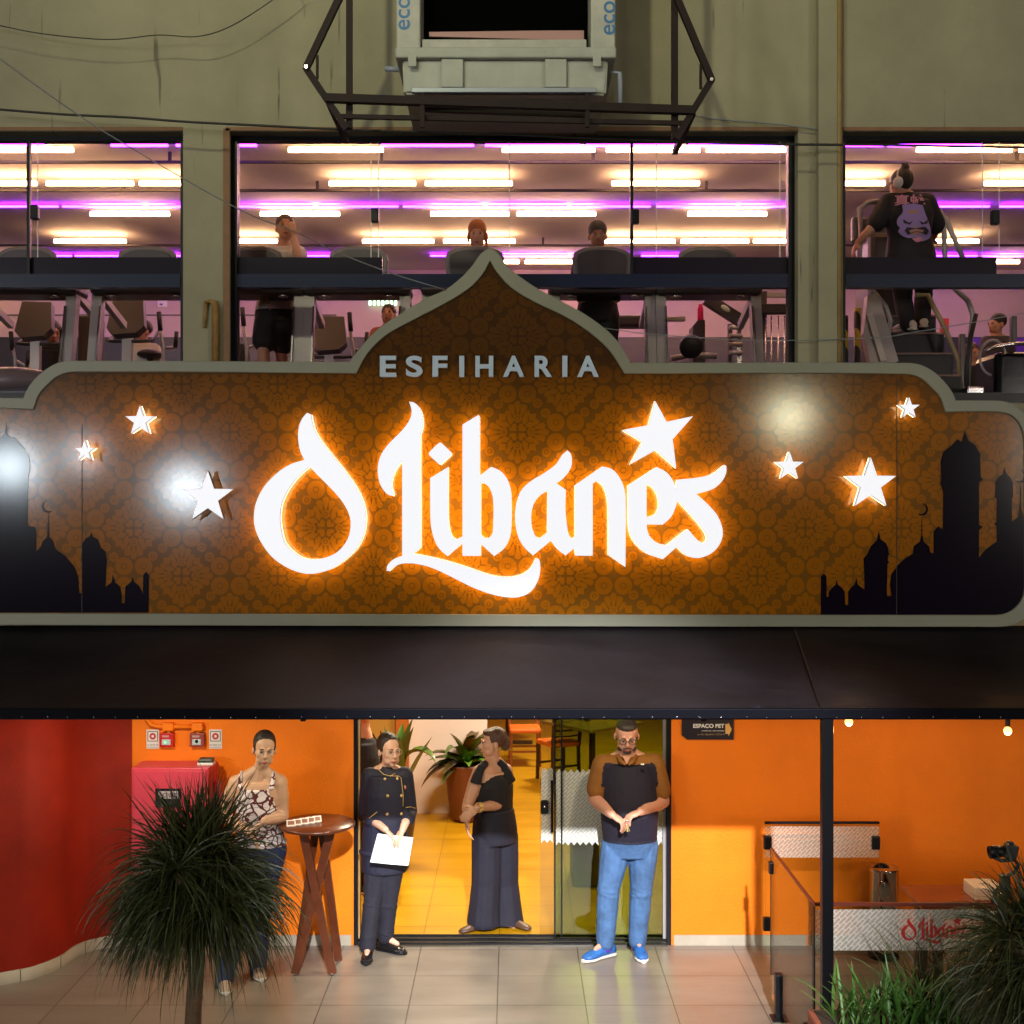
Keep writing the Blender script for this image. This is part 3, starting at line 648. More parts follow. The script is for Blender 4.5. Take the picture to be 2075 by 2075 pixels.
for i in range(-10, 17):
    for j in range(-4, 5):
        cx, cy = x0c+i*PIT, y0c+j*PIT
        if cx < -130 or cx > 2120 or cy < 540 or cy > 1300: continue
        (rosette if (i+j) % 2 == 0 else quad)(cx, cy)
inner_px = [((x)/SG*F+CX, CY-(z-H)/SG*F) for x, z in inner_s]
# keep the motif clear of the skylines printed at both ends
g = B()
for si, s in enumerate(shapes):
    if all(inpoly(x, y, inner_px) for x, y in s[::2]) and all(inpoly(x, y, inner_px) for x, y in s[1::2]):
        fill(g, [P(x, y, SG)+Vector((0, -.0012-(si % 13)*.00016, 0)) for x, y in s])
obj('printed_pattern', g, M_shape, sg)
SK_R = [(1500+x/3.221, 700+y/3.221) for x, y in [(525,1757),(525,1510),(545,1488),(562,1508),(562,1640),(575,1640),(575,1610),(600,1580),(622,1560),(628,1530),(636,1560),(665,1585),(680,1605),(684,1695),(703,1695),(703,1610),(720,1580),(745,1560),(756,1515),(766,1560),(810,1595),(806,1450),(803,1390),(830,1360),(850,1310),(890,1270),(903,1210),(915,1265),(950,1290),(965,1330),(965,1352),(974,1358),(962,1370),(962,1405),(972,1416),(960,1425),(955,1635),(985,1635),(975,1560),(985,1490),(1030,1430),(1080,1385),(1125,1360),(1130,1310),(1170,1280),(1180,1240),(1183,1110),(1187,1240),(1195,1280),(1230,1310),(1240,1350),(1260,1360),(1260,1215),(1290,1180),(1320,1200),(1322,960),(1305,900),(1310,870),(1305,760),(1320,700),(1380,650),(1415,612),(1445,630),(1450,600),(1465,560),(1480,600),(1485,620),(1530,650),(1565,710),(1568,860),(1582,875),(1557,895),(1557,1170),(1582,1185),(1557,1205),(1557,1385),(1600,1330),(1672,1280),(1672,1180),(1655,1165),(1672,1150),(1672,1000),(1660,990),(1665,890),(1685,860),(1710,840),(1722,795),(1735,835),(1760,860),(1778,900),(1778,990),(1770,1000),(1772,1150),(1810,1120),(1822,1070),(1828,895),(1835,1070),(1842,1115),(1849,1150),(1849,1570),(1842,1625),(1825,1670),(1800,1698),(1760,1735),(1720,1752),(1660,1757)]]
SK_L = Z1([(-300,1493),(-300,1200),(-240,1140),(-200,1130),(-180,1000),(-170,1130),(-110,1150),(-110,640),(-100,600),(-60,560),(-20,530),(0,518),(15,505),(30,495),(36,425),(42,495),(60,515),(75,508),(95,530),(140,580),(165,620),(170,680),(160,740),(155,1000),(160,1010),(195,1015),(205,1040),(205,1150),(230,1125),(240,1095),(265,1070),(272,930),(278,1070),(300,1095),(312,1140),(370,1180),(420,1240),(440,1300),(445,1385),(462,1385),(462,1210),(455,1200),(460,1110),(480,1080),(505,1065),(512,1042),(520,1068),(550,1085),(565,1130),(590,1150),(598,1200),(592,1350),(625,1325),(633,1282),(645,1325),(675,1350),(682,1395),(682,1440),(698,1440),(702,1350),(735,1320),(742,1297),(750,1320),(780,1345),(795,1375),(800,1395),(802,1285),(818,1265),(835,1285),(832,1493)])
M_sky = mat('skyline_print', (.006, .003, .009), .115, spec=.35)
for nm, sk in (('skyline_silhouette', SK_R), ('skyline_silhouette', SK_L)):
    me = curve_mesh([W2(sk)], .002); me.transform(Matrix.Translation((0, SG-.0055, 0))); obj(nm, me, M_sky, sg)
def cres(cx, cy, r, flip):
    a = [(cx+flip*r*math.cos(t), cy+r*math.sin(t)) for t in [-1.3+3.4*k/14 for k in range(15)]]
    b = [(cx-flip*r*.16+flip*r*.86*math.cos(t), cy-r*.08+r*.86*math.sin(t)) for t in [-1.3+3.4*k/14 for k in range(15)]][::-1]
    return W2(a+b)
for c in (cres(1500+1183/3.221, 700+1070/3.221, 12.5, 1), cres(98, 1026, 13, -1), cres(2066, 965, 13, 1)):
    me = curve_mesh([c], .002); me.transform(Matrix.Translation((0, SG-.0055, 0))); obj('crescent', me, M_sky, sg)
# panel seams
g = B()
for px, y0, y1 in ((166, 860, 1243), (583, 757, 760), (1397, 760, 761), (1816, 765, 1246)): a, c = P(px, y0, SG), P(px+1, y1, SG); box(g, (a.x, SG-.0075, c.z), (c.x, SG-.001, a.z))
obj('panel_seam', g, mat('seam_line', (.03, .015, .008), .5), sg)
# lettering
def S2(pts): return [(480+x/3.116, 780+y/3.116) for x, y in pts]
def S3(pts): return [(1000+x/3.22, 780+y/3.22) for x, y in pts]
LET = []
LET.append([S2([(442,175),(468,186),(472,215),(490,280),(530,350),(600,440),(680,540),(750,640),(798,740),(815,830),(805,930),(765,1020),(690,1100),(600,1160),(500,1190),(420,1190),(320,1155),(220,1085),(150,990),(113,900),(107,820),(125,730),(180,630),(260,550),(340,500),(425,473),(400,420),(386,340),(390,270),(410,215)]),
            S2([(458,515),(500,560),(580,640),(660,730),(705,810),(718,880),(700,970),(640,1050),(560,1090),(480,1102),(410,1090),(350,1050),(300,990),(277,900),(272,820),(285,740),(330,650),(390,575)])])
LET.append([S2([(1088,105),(1120,112),(1155,145),(1173,200),(1175,260),(1160,320),(1160,1020),(1145,1045),(1112,1066),(1180,1078),(1300,1105),(1450,1150),(1600,1200),(1700,1214),(1790,1200),(1850,1160),(1885,1098),(1900,1096),(1912,1110),(1915,1180),(1895,1250),(1850,1310),(1780,1340),(1700,1341),(1600,1320),(1480,1275),(1350,1210),(1230,1155),(1130,1130),(1050,1128),(1000,1145),(965,1177),(945,1174),(950,1140),(990,1100),(1043,1080),(1043,480),(1010,525),(985,580),(978,640),(993,690),(985,702),(950,690),(910,640),(891,575),(890,510),(910,440),(960,370),(1030,300),(1085,230),(1103,170)])])
LET.append([S2([(1283,363),(1292,367),(1353,425),(1356,434),(1353,443),(1292,499),(1283,503),(1274,499),(1214,443),(1211,434),(1214,425),(1274,367)])])
LET.append([S2([(1220,588),(1335,517),(1335,820),(1342,900),(1360,957),(1385,975),(1424,957),(1424,250),(1525,189),(1534,198),(1534,572),(1605,517),(1660,540),(1705,590),(1730,660),(1736,740),(1735,880),(1725,960),(1690,1030),(1625,1082),(1540,1005),(1540,1080),(1424,1080),(1424,1003),(1330,1082),(1270,1025),(1235,940),(1222,850)]),
            S2([(1541,618),(1570,625),(1600,660),(1618,730),(1618,880),(1612,940),(1590,968),(1565,965),(1541,945)])])
LET.append([S3([(482,426),(505,450),(512,510),(495,560),(455,610),(412,642),(473,685),(470,800),(478,900),(490,970),(512,1005),(532,990),(532,655),(710,531),(770,548),(815,592),(850,662),(862,750),(862,1189),(750,1110),(748,800),(735,710),(710,655),(675,625),(648,645),(648,1115),(535,1115),(530,1065),(470,1113),(420,1075),(375,1018),(258,1113),(205,1065),(165,1000),(145,920),(141,850),(150,770),(180,690),(240,630),(330,575),(410,515),(450,455)]),
            S3([(353,690),(350,965),(305,1000),(275,990),(252,930),(247,850),(262,780),(300,725)])])
LET.append([S3([(880,655),(1065,535),(1130,570),(1175,630),(1191,688),(1200,618),(1320,606),(1420,585),(1480,545),(1508,521),(1520,530),(1518,575),(1490,630),(1430,680),(1325,712),(1400,780),(1460,850),(1493,930),(1495,990),(1470,1050),(1420,1100),(1350,1128),(1290,1125),(1240,1100),(1200,1055),(1105,1138),(1000,1100),(930,1040),(892,970),(880,880)]),
            S3([(1000,645),(1040,670),(1070,720),(1080,790),(1062,842),(1020,860),(1000,860)]),
            S3([(1000,911),(1105,912),(1160,860),(1190,795),(1202,752),(1300,860),(1370,945),(1392,990),(1390,1020),(1370,1034),(1330,1010),(1290,965),(1270,942),(1250,955),(1135,1045),(1080,1035),(1030,1000),(1006,955)])])
LET.append([S3([(1055,103),(1130,240),(1303,203),(1170,355),(1193,543),(1060,425),(890,520),(972,370),(843,293),(1012,262)])])
names = ['letter', 'letter', 'letter_dot', 'letter', 'letter', 'letter', 'star']
M_face = mat('lit_white_acrylic', (.5, .5, .5), .5, emit=(.93, .94, 1), estr=.80)
M_side = mat('lit_letter_side', (.5, .5, .5), .5, emit=(1, .94, .88), estr=.42)
M_halo = mat('halo_light', (1, 1, 1), .5, emit=(1, .74, .34), estr=7.5)
M_halo2 = mat('halo_light_dim', (1, 1, 1), .5, emit=(1, .74, .34), estr=8)
STAND, TH = .085, .055
def sign_letter(nm, loops, lit=True, halo=None, sm=True):
    ls = [smooth_poly(W2(l, SG-STAND-TH), 4, 40) if sm else W2(l, SG-STAND-TH) for l in loops]
    me = curve_mesh(ls, TH, .003, 1); me.transform(Matrix.Translation((0, SG-STAND-TH/2, 0)))
    o = obj(nm, me, [M_face, M_side if lit else mat('unlit_copper_side', (.45, .22, .1), .4)], sg)
    for p in o.data.polygons:
        p.material_index = 0 if abs(p.normal.y) > .5 else 1
    if lit:
        me2 = curve_mesh(ls, .004); me2.transform(Matrix.Translation((0, SG-STAND+.006, 0)))
        obj('halo_backing', me2, halo or M_halo, o)
    return o
for nm, l in zip(names, LET): sign_letter(nm, l, sm=nm != 'star')
def star(cx, cy, r, rot=0, q=.40):
    out = []
    for k in range(10):
        a = -PI/2+rot+k*PI/5; rr = r if k % 2 == 0 else r*q; out.append((cx+rr*math.cos(a), cy+rr*math.sin(a)))
    return out
for cx, cy, r, lit in ((283, 853, 31, 1), (171, 914, 22, 1), (421, 1008, 55, 0), (1843, 827, 22, 1), (1600, 945, 30, 1), (1765, 981, 54, 1)):
    o = sign_letter('star', [star(cx, cy, r)], bool(lit), M_halo2, sm=False)
    if not lit: o['label'] = 'large white star with copper coloured edges'
# flat lettering of the upper line
M_fl = mat('pale_blue_letter', (.52, .62, .74), .35, var=.05)
for ch, a, c in zip('ESFIHARIA', (333, 478, 626, 775, 865, 1020, 1195, 1350, 1433), (425, 570, 710, 803, 965, 1138, 1293, 1378, 1553)):
    x0, x1 = P(650+a/2.76, 0, SG).x, P(650+c/2.76, 0, SG).x
    me = fit_text(ch, x0, x1, P(0, 764.5, SG).z, P(0, 722, SG).z, SG-.02, .03, .03 if ch != 'I' else 0)
    obj('letter', me, M_fl, sg)
# brackets to the wall
g = B()
for px in (-60, 500, 1037, 1500, 2050): a = P(px, 1000, SG); box(g, (a.x-.03, SG+.1, a.z-.5), (a.x+.03, WALL, a.z-.44)); box(g, (a.x-.03, SG+.1, a.z+.3), (a.x+.03, WALL, a.z+.36))
obj('bracket', g, M_black, sg)

# ---------------------------------------------------------------- cooler on its steel cradle
CD = WALL-.95
M_cool = mat('aged_beige_plastic', (.42, .41, .35), .5, var=.2, vscale=4)
ac = thing('evaporative_cooler', 'aged beige evaporative cooler with dark opening hung over the windows', 'air cooler', (P(1028, 0, CD).x, CD, P(0, 205, CD).z))
def cb(x0, y0, x1, y1, dy0, dy1, nm, m, r=.012):
    g = B(); a, c = P(x0, y1, CD), P(x1, y0, CD); rbox(g, (a.x, CD+dy0, a.z), (c.x, CD+dy1, c.z), r); return obj(nm, g, m, ac)
M_tray = mat('greenish_beige_plastic', (.38, .385, .33), .5, var=.14, vscale=5)
cb(803, -420, 852, 104, 0, .9, 'side_column', M_cool); cb(1197, -420, 1247, 108, 0, .9, 'side_column', M_cool)
cb(803, -440, 1247, -405, -.02, .9, 'lid', M_cool)
cb(853, -400, 1196, 108, .3, .88, 'dark_opening', mat('void_black', (.002, .002, .002), .8, spec=0))
cb(855, 77, 1189, 106, .02, .1, 'louvre', M_cool, .006)
g = B(); prism(g, [P(x, y, CD+.12).xz.to_tuple() for x, y in ((870, 76), (1183, 84), (1183, 64), (1100, 64), (870, 67))], CD+.1, CD+.12); obj('louvre', g, mat('pinkish_slat', (.42, .22, .2), .5), ac)
cb(802, 100, 1248, 122, -.05, .92, 'tray_rim', M_tray)
g = B(); a = [P(*q, CD) for q in ((815, 120), (1232, 120), (1228, 192), (818, 190))]
vs = [(p.x, p.z) for p in a]; prism(g, vs[::-1], CD+.0, CD+.88); bmesh.ops.bevel(g, geom=g.edges[:], offset=.015, segments=2, affect='EDGES'); obj('tray', g, M_tray, ac)
for x in (895, 1104): cb(x, 123, x+44, 180, -.035, .0, 'tray_rib', M_tray, .006)
for x in (828, 1200): cb(x, 118, x+17, 140, -.055, -.04, 'clip', M_tray, .004)
cb(835, 183, 1208, 193, -.06, -.02, 'front_rail', mat('galvanised', (.30, .33, .38), .4, metal=.5), .004)
for x0, x1 in ((806, 824), (1226, 1244)):
    me = text_mesh('ecobrisa', 1, .0006, .012); zz = [v.co for v in me.vertices]; s = .42*.37
    me.transform(Matrix.Scale(.165, 4)); me.transform(Matrix.Rotation(-PI/2, 4, 'Y')); c = P(x1+ (6 if x0 < 1000 else 2), 62 if x0 < 1000 else 72, CD)
    me.transform(Matrix.Translation((c.x, CD-.002, c.z))); obj('lettering', me, mat('brand_blue', (.04, .16, .36), .5), ac)
g = B(); tube(g, [P(780, 139, CD+.3), P(815, 141, CD+.3)], .02); tube(g, [P(1238, 145, CD+.1), P(1256, 148, CD+.1), P(1257, 215, CD+.1)], .018); obj('water_pipe', g, mat('grey_hose', (.3, .32, .38), .4), ac)
cr = thing('steel_cradle', 'dark welded steel cradle around the cooler', 'steel frame', (P(1028, 0, CD).x, CD, P(0, 262, CD).z))
M_steel = mat('dark_brown_steel', (.022, .012, .011), .6, var=.3, vscale=9, spec=.2)
def cbar(a, b_, w, nm='bar', da=.0, db=.0): g = B(); bar(g, P(a[0], a[1], CD+da), P(b_[0], b_[1], CD+db), w, w, (0, 1, 0)); return obj(nm, g, M_steel, cr)
cbar((708, -420), (708, 262), .042, 'upright', .05, .05); cbar((1367, -420), (1367, 283), .044, 'upright', .05, .05)
cbar((700, -30), (621, 137), .045, 'brace'); cbar((619, 137), (703, 262), .045, 'brace'); cbar((1369, -10), (1442, 163), .045, 'brace'); cbar((1443, 160), (1370, 282), .045, 'brace')
cbar((661, 199), (1050, 212), .055, 'rail', -.03, -.03); cbar((1050, 212), (1408, 224), .055, 'rail', -.03, -.03)
cbar((680, 236), (1390, 250), .03, 'rail', .02, .02)
cbar((853, 222), (1190, 234), .03, 'rail', .12, .12)
cbar((643, 112), (643, 160), .018, 'stay'); cbar((1420, 130), (1420, 180), .018, 'stay')
for x in (856, 1190): cbar((x, 190), (x, 258), .03, 'post', -.03, -.03)
for y0, x in ((203, 665), (228, 1404)): g = B(); a = P(x, y0, CD); bar(g, a, (a.x, WALL, a.z), .04); obj('wall_arm', g, M_steel, cr)
for x, y in ((621, 137), (1441, 162)): g = B(); a = P(x, y, CD-.04); lathe(g, [(.012, 0), (.012, .02)], (0, 0, 0), 12, Matrix.Translation(a) @ Matrix.Rotation(PI/2, 4, 'X')); obj('bolt', g, M_chrome, cr)

# ---------------------------------------------------------------- cables
def cable(pts, d, r, lab, m, group=None):
    P3 = []
    for i, (x, y) in enumerate(pts): P3.append(P(x, y, d[i] if isinstance(d, (list, tuple)) else d))
    sm = []
    for i in range(len(P3)-1):
        p0, p1, p2, p3 = P3[max(0, i-1)], P3[i], P3[i+1], P3[min(len(P3)-1, i+2)]
        for k in range(5):
            t = k/5; sm.append(.5*((2*p1)+(p2-p0)*t+(2*p0-5*p1+4*p2-p3)*t*t+(-p0+3*p1-3*p2+p3)*t**3))
    sm.append(P3[-1]); g = B(); tube(g, sm, r, 6); return setp(obj('cable', g, m), lab, 'cable', group)
M_cab = mat('black_cable', (.02, .018, .015), .6); M_cab2 = mat('grey_cable', (.22, .23, .24), .5)
cable([(-60, 40), (0, 52), (90, 69), (220, 80), (320, 71), (400, 74), (470, 52), (555, -2), (600, -40)], WALL-.25, .004, 'thin dark wavy wire drooping across the top left wall', M_cab)
cable([(-60, 218), (0, 222), (130, 232), (260, 238), (380, 247), (540, 255), (640, 260), (760, 265), (1000, 272), (1250, 283), (1450, 290), (1625, 293), (1800, 294), (2100, 300)], WALL-.3, .009, 'thick black cable running just above the gym windows', M_cab)
cable([(-40, 88), (0, 119), (200, 260), (480, 422), (580, 462), (620, 480), (690, 514), (800, 556), (905, 588)], [7.6, 7.7, 8, 8.3, 8.5, 8.6, 8.8, 9, 9.18], .004, 'thin pale wire slanting down from the upper left to the sign arch', M_cab2)
cable([(1225, 665), (1300, 675), (1400, 683), (1520, 690), (1640, 689), (1780, 684), (1860, 672), (1980, 652), (2110, 628)], WALL-.12, .004, 'thin sagging wire crossing the lower right gym windows', M_cab2)
cable([(1410, 235), (1480, 244), (1560, 250), (1660, 262)], WALL-.06, .006, 'short pale cable stub leaving the right end of the steel cradle', M_cab2)

# ---------------------------------------------------------------- awning
AZ1 = P(0, 1268, SG+.1).z; AZF = P(0, 1440, AWF).z; AZB = P(0, 1456.5, AWF).z
aw = thing('awning', 'wide dark fabric awning sloping out below the shop sign', 'awning', (0, AWF, AZB))
M_can = mat('dark_canvas', (.030, .027, .036), .5, var=.5, vscale=1.6, bump=.45, bscale=7, spec=.25)
g = B(); xr = P(1640, 0, SG).x-.08; xf = P(1668, 0, AWF).x
nx, ny = 160, 12
def aw_pt(x, t):
    y = SG+.1+(AWF-SG-.1)*t; z = AZ1+(AZF-AZ1)*t
    z -= .045*math.sin(PI*t)*abs(math.sin(x*1.35)) + .006*math.sin(x*7+t*5)*math.sin(PI*t); return Vector((x, y, z))
vv = [[g.verts.new(aw_pt(-6+12*i/nx, j/ny)) for j in range(ny+1)] for i in range(nx+1)]
for i in range(nx):
    for j in range(ny): f = g.faces.new((vv[i][j], vv[i+1][j], vv[i+1][j+1], vv[i][j+1])); f.smooth = True
bmesh.ops.solidify(g, geom=g.faces[:], thickness=.006)
obj('canopy', g, M_can, aw)
g = B(); rbox(g, (-6, AWF-.012, AZB), (6, AWF+.03, AZF+.012), .006); obj('valance', g, mat('dark_navy_valance', (.003, .003, .006), .55, bump=.1, spec=.06), aw)
g = B(); bar(g, (-6, AWF+.05, AZF-.03), (6, AWF+.05, AZF-.03), .05); obj('front_beam', g, M_black, aw)
g = B(); a, c = aw_pt(P(1612, 0, SG).x, 0.02), aw_pt(xf, .98); bar(g, a+Vector((0, 0, .004)), c+Vector((0, 0, .004)), .012, .008); obj('seam', g, M_black, aw)
g = B()
for k in range(-40, 45):
    x = k*.132+random.uniform(-.012, .012); ell(g, (x, AWF-.013, AZB+.012), .0045, None, 6, 4)
obj('rivets', g, M_chrome, aw)
for xx in (-3.4, -1.2, 1.1, 3.2):
    g = B(); bar(g, (xx, SG+.2, AZ1-.12), (xx, AWF+.08, AZF-.06), .03); obj('rafter', g, M_black, aw)
PXW = P(1678, 0, AWF).x
g = B(); rbox(g, (PXW-.032, AWF, 0), (PXW+.032, AWF+.06, AZF-.03), .004); box(g, (PXW-.08, AWF-.05, 0), (PXW+.08, AWF+.11, .012)); setp(obj('awning_post', g, mat('black_post_metal', (.004, .004, .005), .3, spec=.2)), 'slim square black post holding up the awning', 'post')
# bulbs
for bx, by, lab in ((1720, 1463, 'left one of two glowing round bulbs under the awning'), (2042, 1481, 'right one of two glowing round bulbs, the lower and nearer the photo edge')):
    d = 7.6; c = P(bx, by, d); t = thing('light_bulb', lab, 'light bulb', c, 'bulbs under the awning')
    g = B(); ell(g, c, .025); obj('globe', g, mat('bulb_glow', (1, .9, .7), .4, emit=(1, .52, .13), estr=3.2), t)
    g = B(); tube(g, [c+Vector((0, 0, .03)), c+Vector((0, 0, .075))], .016); obj('socket', g, M_dark, t)
    g = B(); tube(g, [c+Vector((0, 0, .075)), (c.x, d, aw_pt(c.x, (SG+.1-d)/(SG+.1-AWF)).z-.01)], .004); obj('cord', g, M_dark, t)
    lamp('bulb_light', 'POINT', (c.x, c.y-.0, c.z-.05), 20, (1, .5, .16), None, .03)
# downlights on the underside, hidden by the valance
for k, x in enumerate((-2.6, -.9, .9, 2.9)):
    z = aw_pt(x, .3).z-.16; t = thing('downlight', ['recessed round downlight under the left part of the awning', 'recessed round downlight under the awning by the left door jamb', 'recessed round downlight under the awning over the glass door', 'recessed round downlight under the right part of the awning'][k], 'downlight', (x, 8.5, z))
    g = B(); lathe(g, [(.07, 0), (.075, .01), (.075, .05), (.03, .055)], (x, 8.5, z), 20); obj('housing', g, M_black, t)
    lamp('downlight_lamp', 'AREA', (x, 8.5, z-.006), [19, 14, 12, 5][k], (1, .84, .58), (x, 8.5, 0), .12)
# ---------------------------------------------------------------- ground floor walls
JL, JR = P(717, 0, WALL).x, P(1360, 0, WALL).x; CX0 = P(278, 0, WALL).x
BH = P(0, 1894, WALL).z
M_skirt = mat('stone_skirting', (.42, .36, .28), .45, var=.1, vscale=5)
t = thing('orange_wall', 'orange rendered wall left of the entrance beside the standing table', 'wall', (CX0, WALL, 0))
g = B(); box(g, (CX0-.4, WALL, 0), (JL, WALL+.25, 2.35)); obj('render', g, M_orange, t)
g = B(); box(g, (CX0, WALL-.012, 0), (JL-.02, WALL-.001, BH)); obj('skirting', g, M_skirt, t)
t = thing('orange_wall', 'orange rendered wall right of the glass entrance behind the railing', 'wall', (JR, WALL, 0))
g = B(); box(g, (JR, WALL, 0), (8, WALL+.25, 2.35)); obj('render', g, M_orange, t)
g = B(); box(g, (JR+.02, WALL-.012, 0), (8, WALL-.001, BH)); obj('skirting', g, M_skirt, t)
# curved red wall
def floorpt(px, py): d = df(py); return Vector(((px-CX)/F*d, d, 0))
cp = [floorpt(-420, 2090), floorpt(-200, 2040), floorpt(0, 1996), floorpt(65, 1983), floorpt(120, 1961), floorpt(156, 1937), floorpt(203, 1922), Vector((P(268, 0, WALL).x, WALL-.005, 0))]
sm = []
for i in range(len(cp)-1):
    p0, p1, p2, p3 = cp[max(0, i-1)], cp[i], cp[i+1], cp[min(len(cp)-1, i+2)]
    for k in range(6): u = k/6; sm.append(.5*((2*p1)+(p2-p0)*u+(2*p0-5*p1+4*p2-p3)*u*u+(-p0+3*p1-3*p2+p3)*u**3))
sm.append(cp[-1])
def ribbon(pts, z0, z1, off=0, th=.12):
    g = B(); N = []
    for i, p in enumerate(pts):
        d = (pts[min(i+1, len(pts)-1)]-pts[max(0, i-1)]).normalized(); N.append(Vector((-d.y, d.x, 0)))
    fr = [[g.verts.new(p+n_*(-off)+Vector((0, 0, z))) for z in (z0, z1)] for p, n_ in zip(pts, N)]
    bk_ = [[g.verts.new(p+n_*th+Vector((0, 0, z))) for z in (z0, z1)] for p, n_ in zip(pts, N)]
    for i in range(len(pts)-1):
        for q in ((fr[i][0], fr[i+1][0], fr[i+1][1], fr[i][1]), (fr[i][1], fr[i+1][1], bk_[i+1][1], bk_[i][1]), (bk_[i][0], bk_[i][1], bk_[i+1][1], bk_[i+1][0])):
            f = g.faces.new(q); f.smooth = True
    return g
t = thing('red_wall', 'curving deep red wall at the far left of the entrance', 'wall', (-3.6, 8.6, 0))
obj('render', ribbon(sm, 0, 2.35), M_red, t)
g = ribbon(sm, 0, .088, .014, .0)
o = obj('skirting', g, M_skirt, t)
g = B()
acc = 0
for i in range(1, len(sm)):
    acc += (sm[i]-sm[i-1]).length
    if acc > .30:
        acc = 0; d = (sm[i]-sm[i-1]).normalized(); n_ = Vector((d.y, -d.x, 0)); p = sm[i]+n_*.0155; bar(g, p, p+Vector((0, 0, .088)), .004, .003, n_)
obj('skirting_joint', g, mat('grout_dark', (.12, .1, .08), .8), t)

# ---------------------------------------------------------------- indoors
RW = df(1648)
t = struct('indoor_ceiling', (lambda g: (box(g, (-4, WALL+.25, 2.95), (6, 24, 3.0)), g)[1])(B()), mat('indoor_ceiling_paint', (.6, .5, .36), .8))
g = B(); box(g, (P(829, 0, RW).x, RW, 0), (P(987, 0, RW).x, RW+.15, 2.95)); setp(obj('pink_wall', g, mat('pinkish_white_paint', (.80, .70, .70), .6, var=.06, vscale=1.5)), 'pinkish white indoor wall behind the big potted plant', 'wall')
g = B(); box(g, (P(803, 0, RW).x, RW-.05, 0), (P(828.5, 0, RW).x, RW+.1, 2.95)); setp(obj('wooden_column', g, mat('burnt_orange_wood', (.45, .13, .02), .45, var=.2)), 'burnt orange indoor column left of the pinkish wall', 'column')
g = B(); box(g, (-4, RW, 0), (P(802.5, 0, RW).x, RW+.15, 2.95)); setp(obj('mustard_wall', g, mat('mustard_paint', (.48, .26, .05), .6)), 'mustard indoor wall seen at the left of the doorway', 'wall')
g = B(); box(g, (-4, 20, 0), (6, 20.1, 2.95)); box(g, (4, WALL+.3, 0), (4.1, 20, 2.95)); box(g, (-4.1, WALL+.3, 0), (-4, 20, 2.95)); struct('indoor_wall', g, mat('amber_wall', (.42, .2, .05), .6))
for x, y, e in ((-.6, 11.4, 88), (.9, 12.3, 95), (1.2, 16, 130), (2.4, 11.2, 40)):
    t = thing('ceiling_panel', {-.6: 'ceiling light inside over the door area', .9: 'ceiling light inside over the middle of the room', 1.2: 'ceiling light inside far back over the tables', 2.4: 'ceiling light inside behind the tinted glass'}[x], 'ceiling light', (x, y, 2.93))
    g = B(); rbox(g, (x-.3, y-.3, 2.925), (x+.3, y+.3, 2.948), .006); obj('housing', g, M_white, t)
    lamp('ceiling_lamp', 'AREA', (x, y, 2.92), e, (1, .84, .58), (x, y, 0), .5)
# door frame and glazing
DY = WALL+.09
t = thing('glass_entrance', 'wide black framed sliding glass entrance with a frosted zigzag band on its right', 'glass door', ((JL+JR)/2, DY, 0))
g = B(); box(g, (JL, WALL-.01, 0), (JL+.03, WALL+.2, 2.35)); obj('jamb', g, M_black, t)
g = B(); box(g, (JR-.035, WALL-.005, 0), (JR, WALL+.2, 2.35)); obj('jamb', g, M_black, t)
g = B(); box(g, (JL+.035, WALL-.004, .0), (JL+.04, WALL-.001, 2.3)); 
g = B(); tx = P(727, 0, WALL+.02).x; box(g, (tx, WALL+.0, .05), (tx+.008, WALL+.03, 2.3)); obj('brass_edge', g, mat('brass_trim', (.7, .5, .22), .35, metal=.6), t)
g = B(); box(g, (JL+.03, WALL-.03, .0), (JR-.035, WALL+.21, .012)); obj('threshold', g, mat('glossy_threshold', (.06, .045, .02), .1), t)
for y in (WALL-.03, WALL+.06, WALL+.15): g = B(); box(g, (JL+.03, y, .0125), (JR-.035, y+.022, .026)); obj('track', g, M_black, t)
DG0 = P(1094, 0, DY).x; ST1, ST2 = P(1124, 0, DY).x, P(1138, 0, DY).x
g = B(); box(g, (DG0, DY+.06, .03), (ST2, DY+.07, 2.3)); pane1 = obj('sliding_pane', g, M_cglass, t)
g = B(); box(g, (ST1, DY-.01, .03), (JR-.04, DY, 2.3)); pane2 = obj('fixed_pane', g, M_dglass, t)
for x in (ST1, ST2): g = B(); box(g, (x-.006, DY-.03, .027), (x+.006, DY+.0-.011, 2.3)); obj('stile', g, M_black, t)
g = B(); box(g, (P(1345, 0, DY).x-.01, DY-.03, .027), (P(1349, 0, DY).x, DY-.012, 2.3)); obj('stile', g, M_alu, t)
# frosted zigzag film
M_film = mat('frosted_film', (.80, .80, .74), .5, spec=.3); n = M_film.node_tree; bb = n.nodes['Principled BSDF']
geo = node(M_film, 'ShaderNodeNewGeometry'); mp = node(M_film, 'ShaderNodeMapping'); mp.inputs['Rotation'].default_value = (PI/2, 0, 0)
rt = node(M_film, 'ShaderNodeMapping'); rt.inputs['Rotation'].default_value = (0, 0, PI/4)
n.links.new(geo.outputs['Position'], mp.inputs[0]); n.links.new(mp.outputs[0], rt.inputs[0])
br = node(M_film, 'ShaderNodeTexBrick'); br.inputs['Scale'].default_value = 1; br.inputs['Brick Width'].default_value = .062; br.inputs['Row Height'].default_value = .021; br.inputs['Mortar Size'].default_value = .0028
br.inputs['Color1'].default_value = (.78, .78, .72, 1); br.inputs['Color2'].default_value = (.74, .74, .68, 1); br.inputs['Mortar'].default_value = (.45, .43, .36, 1)
n.links.new(rt.outputs[0], br.inputs[0]); n.links.new(br.outputs[0], bb.inputs['Base Color'])
bb.inputs['Alpha'].default_value = .80
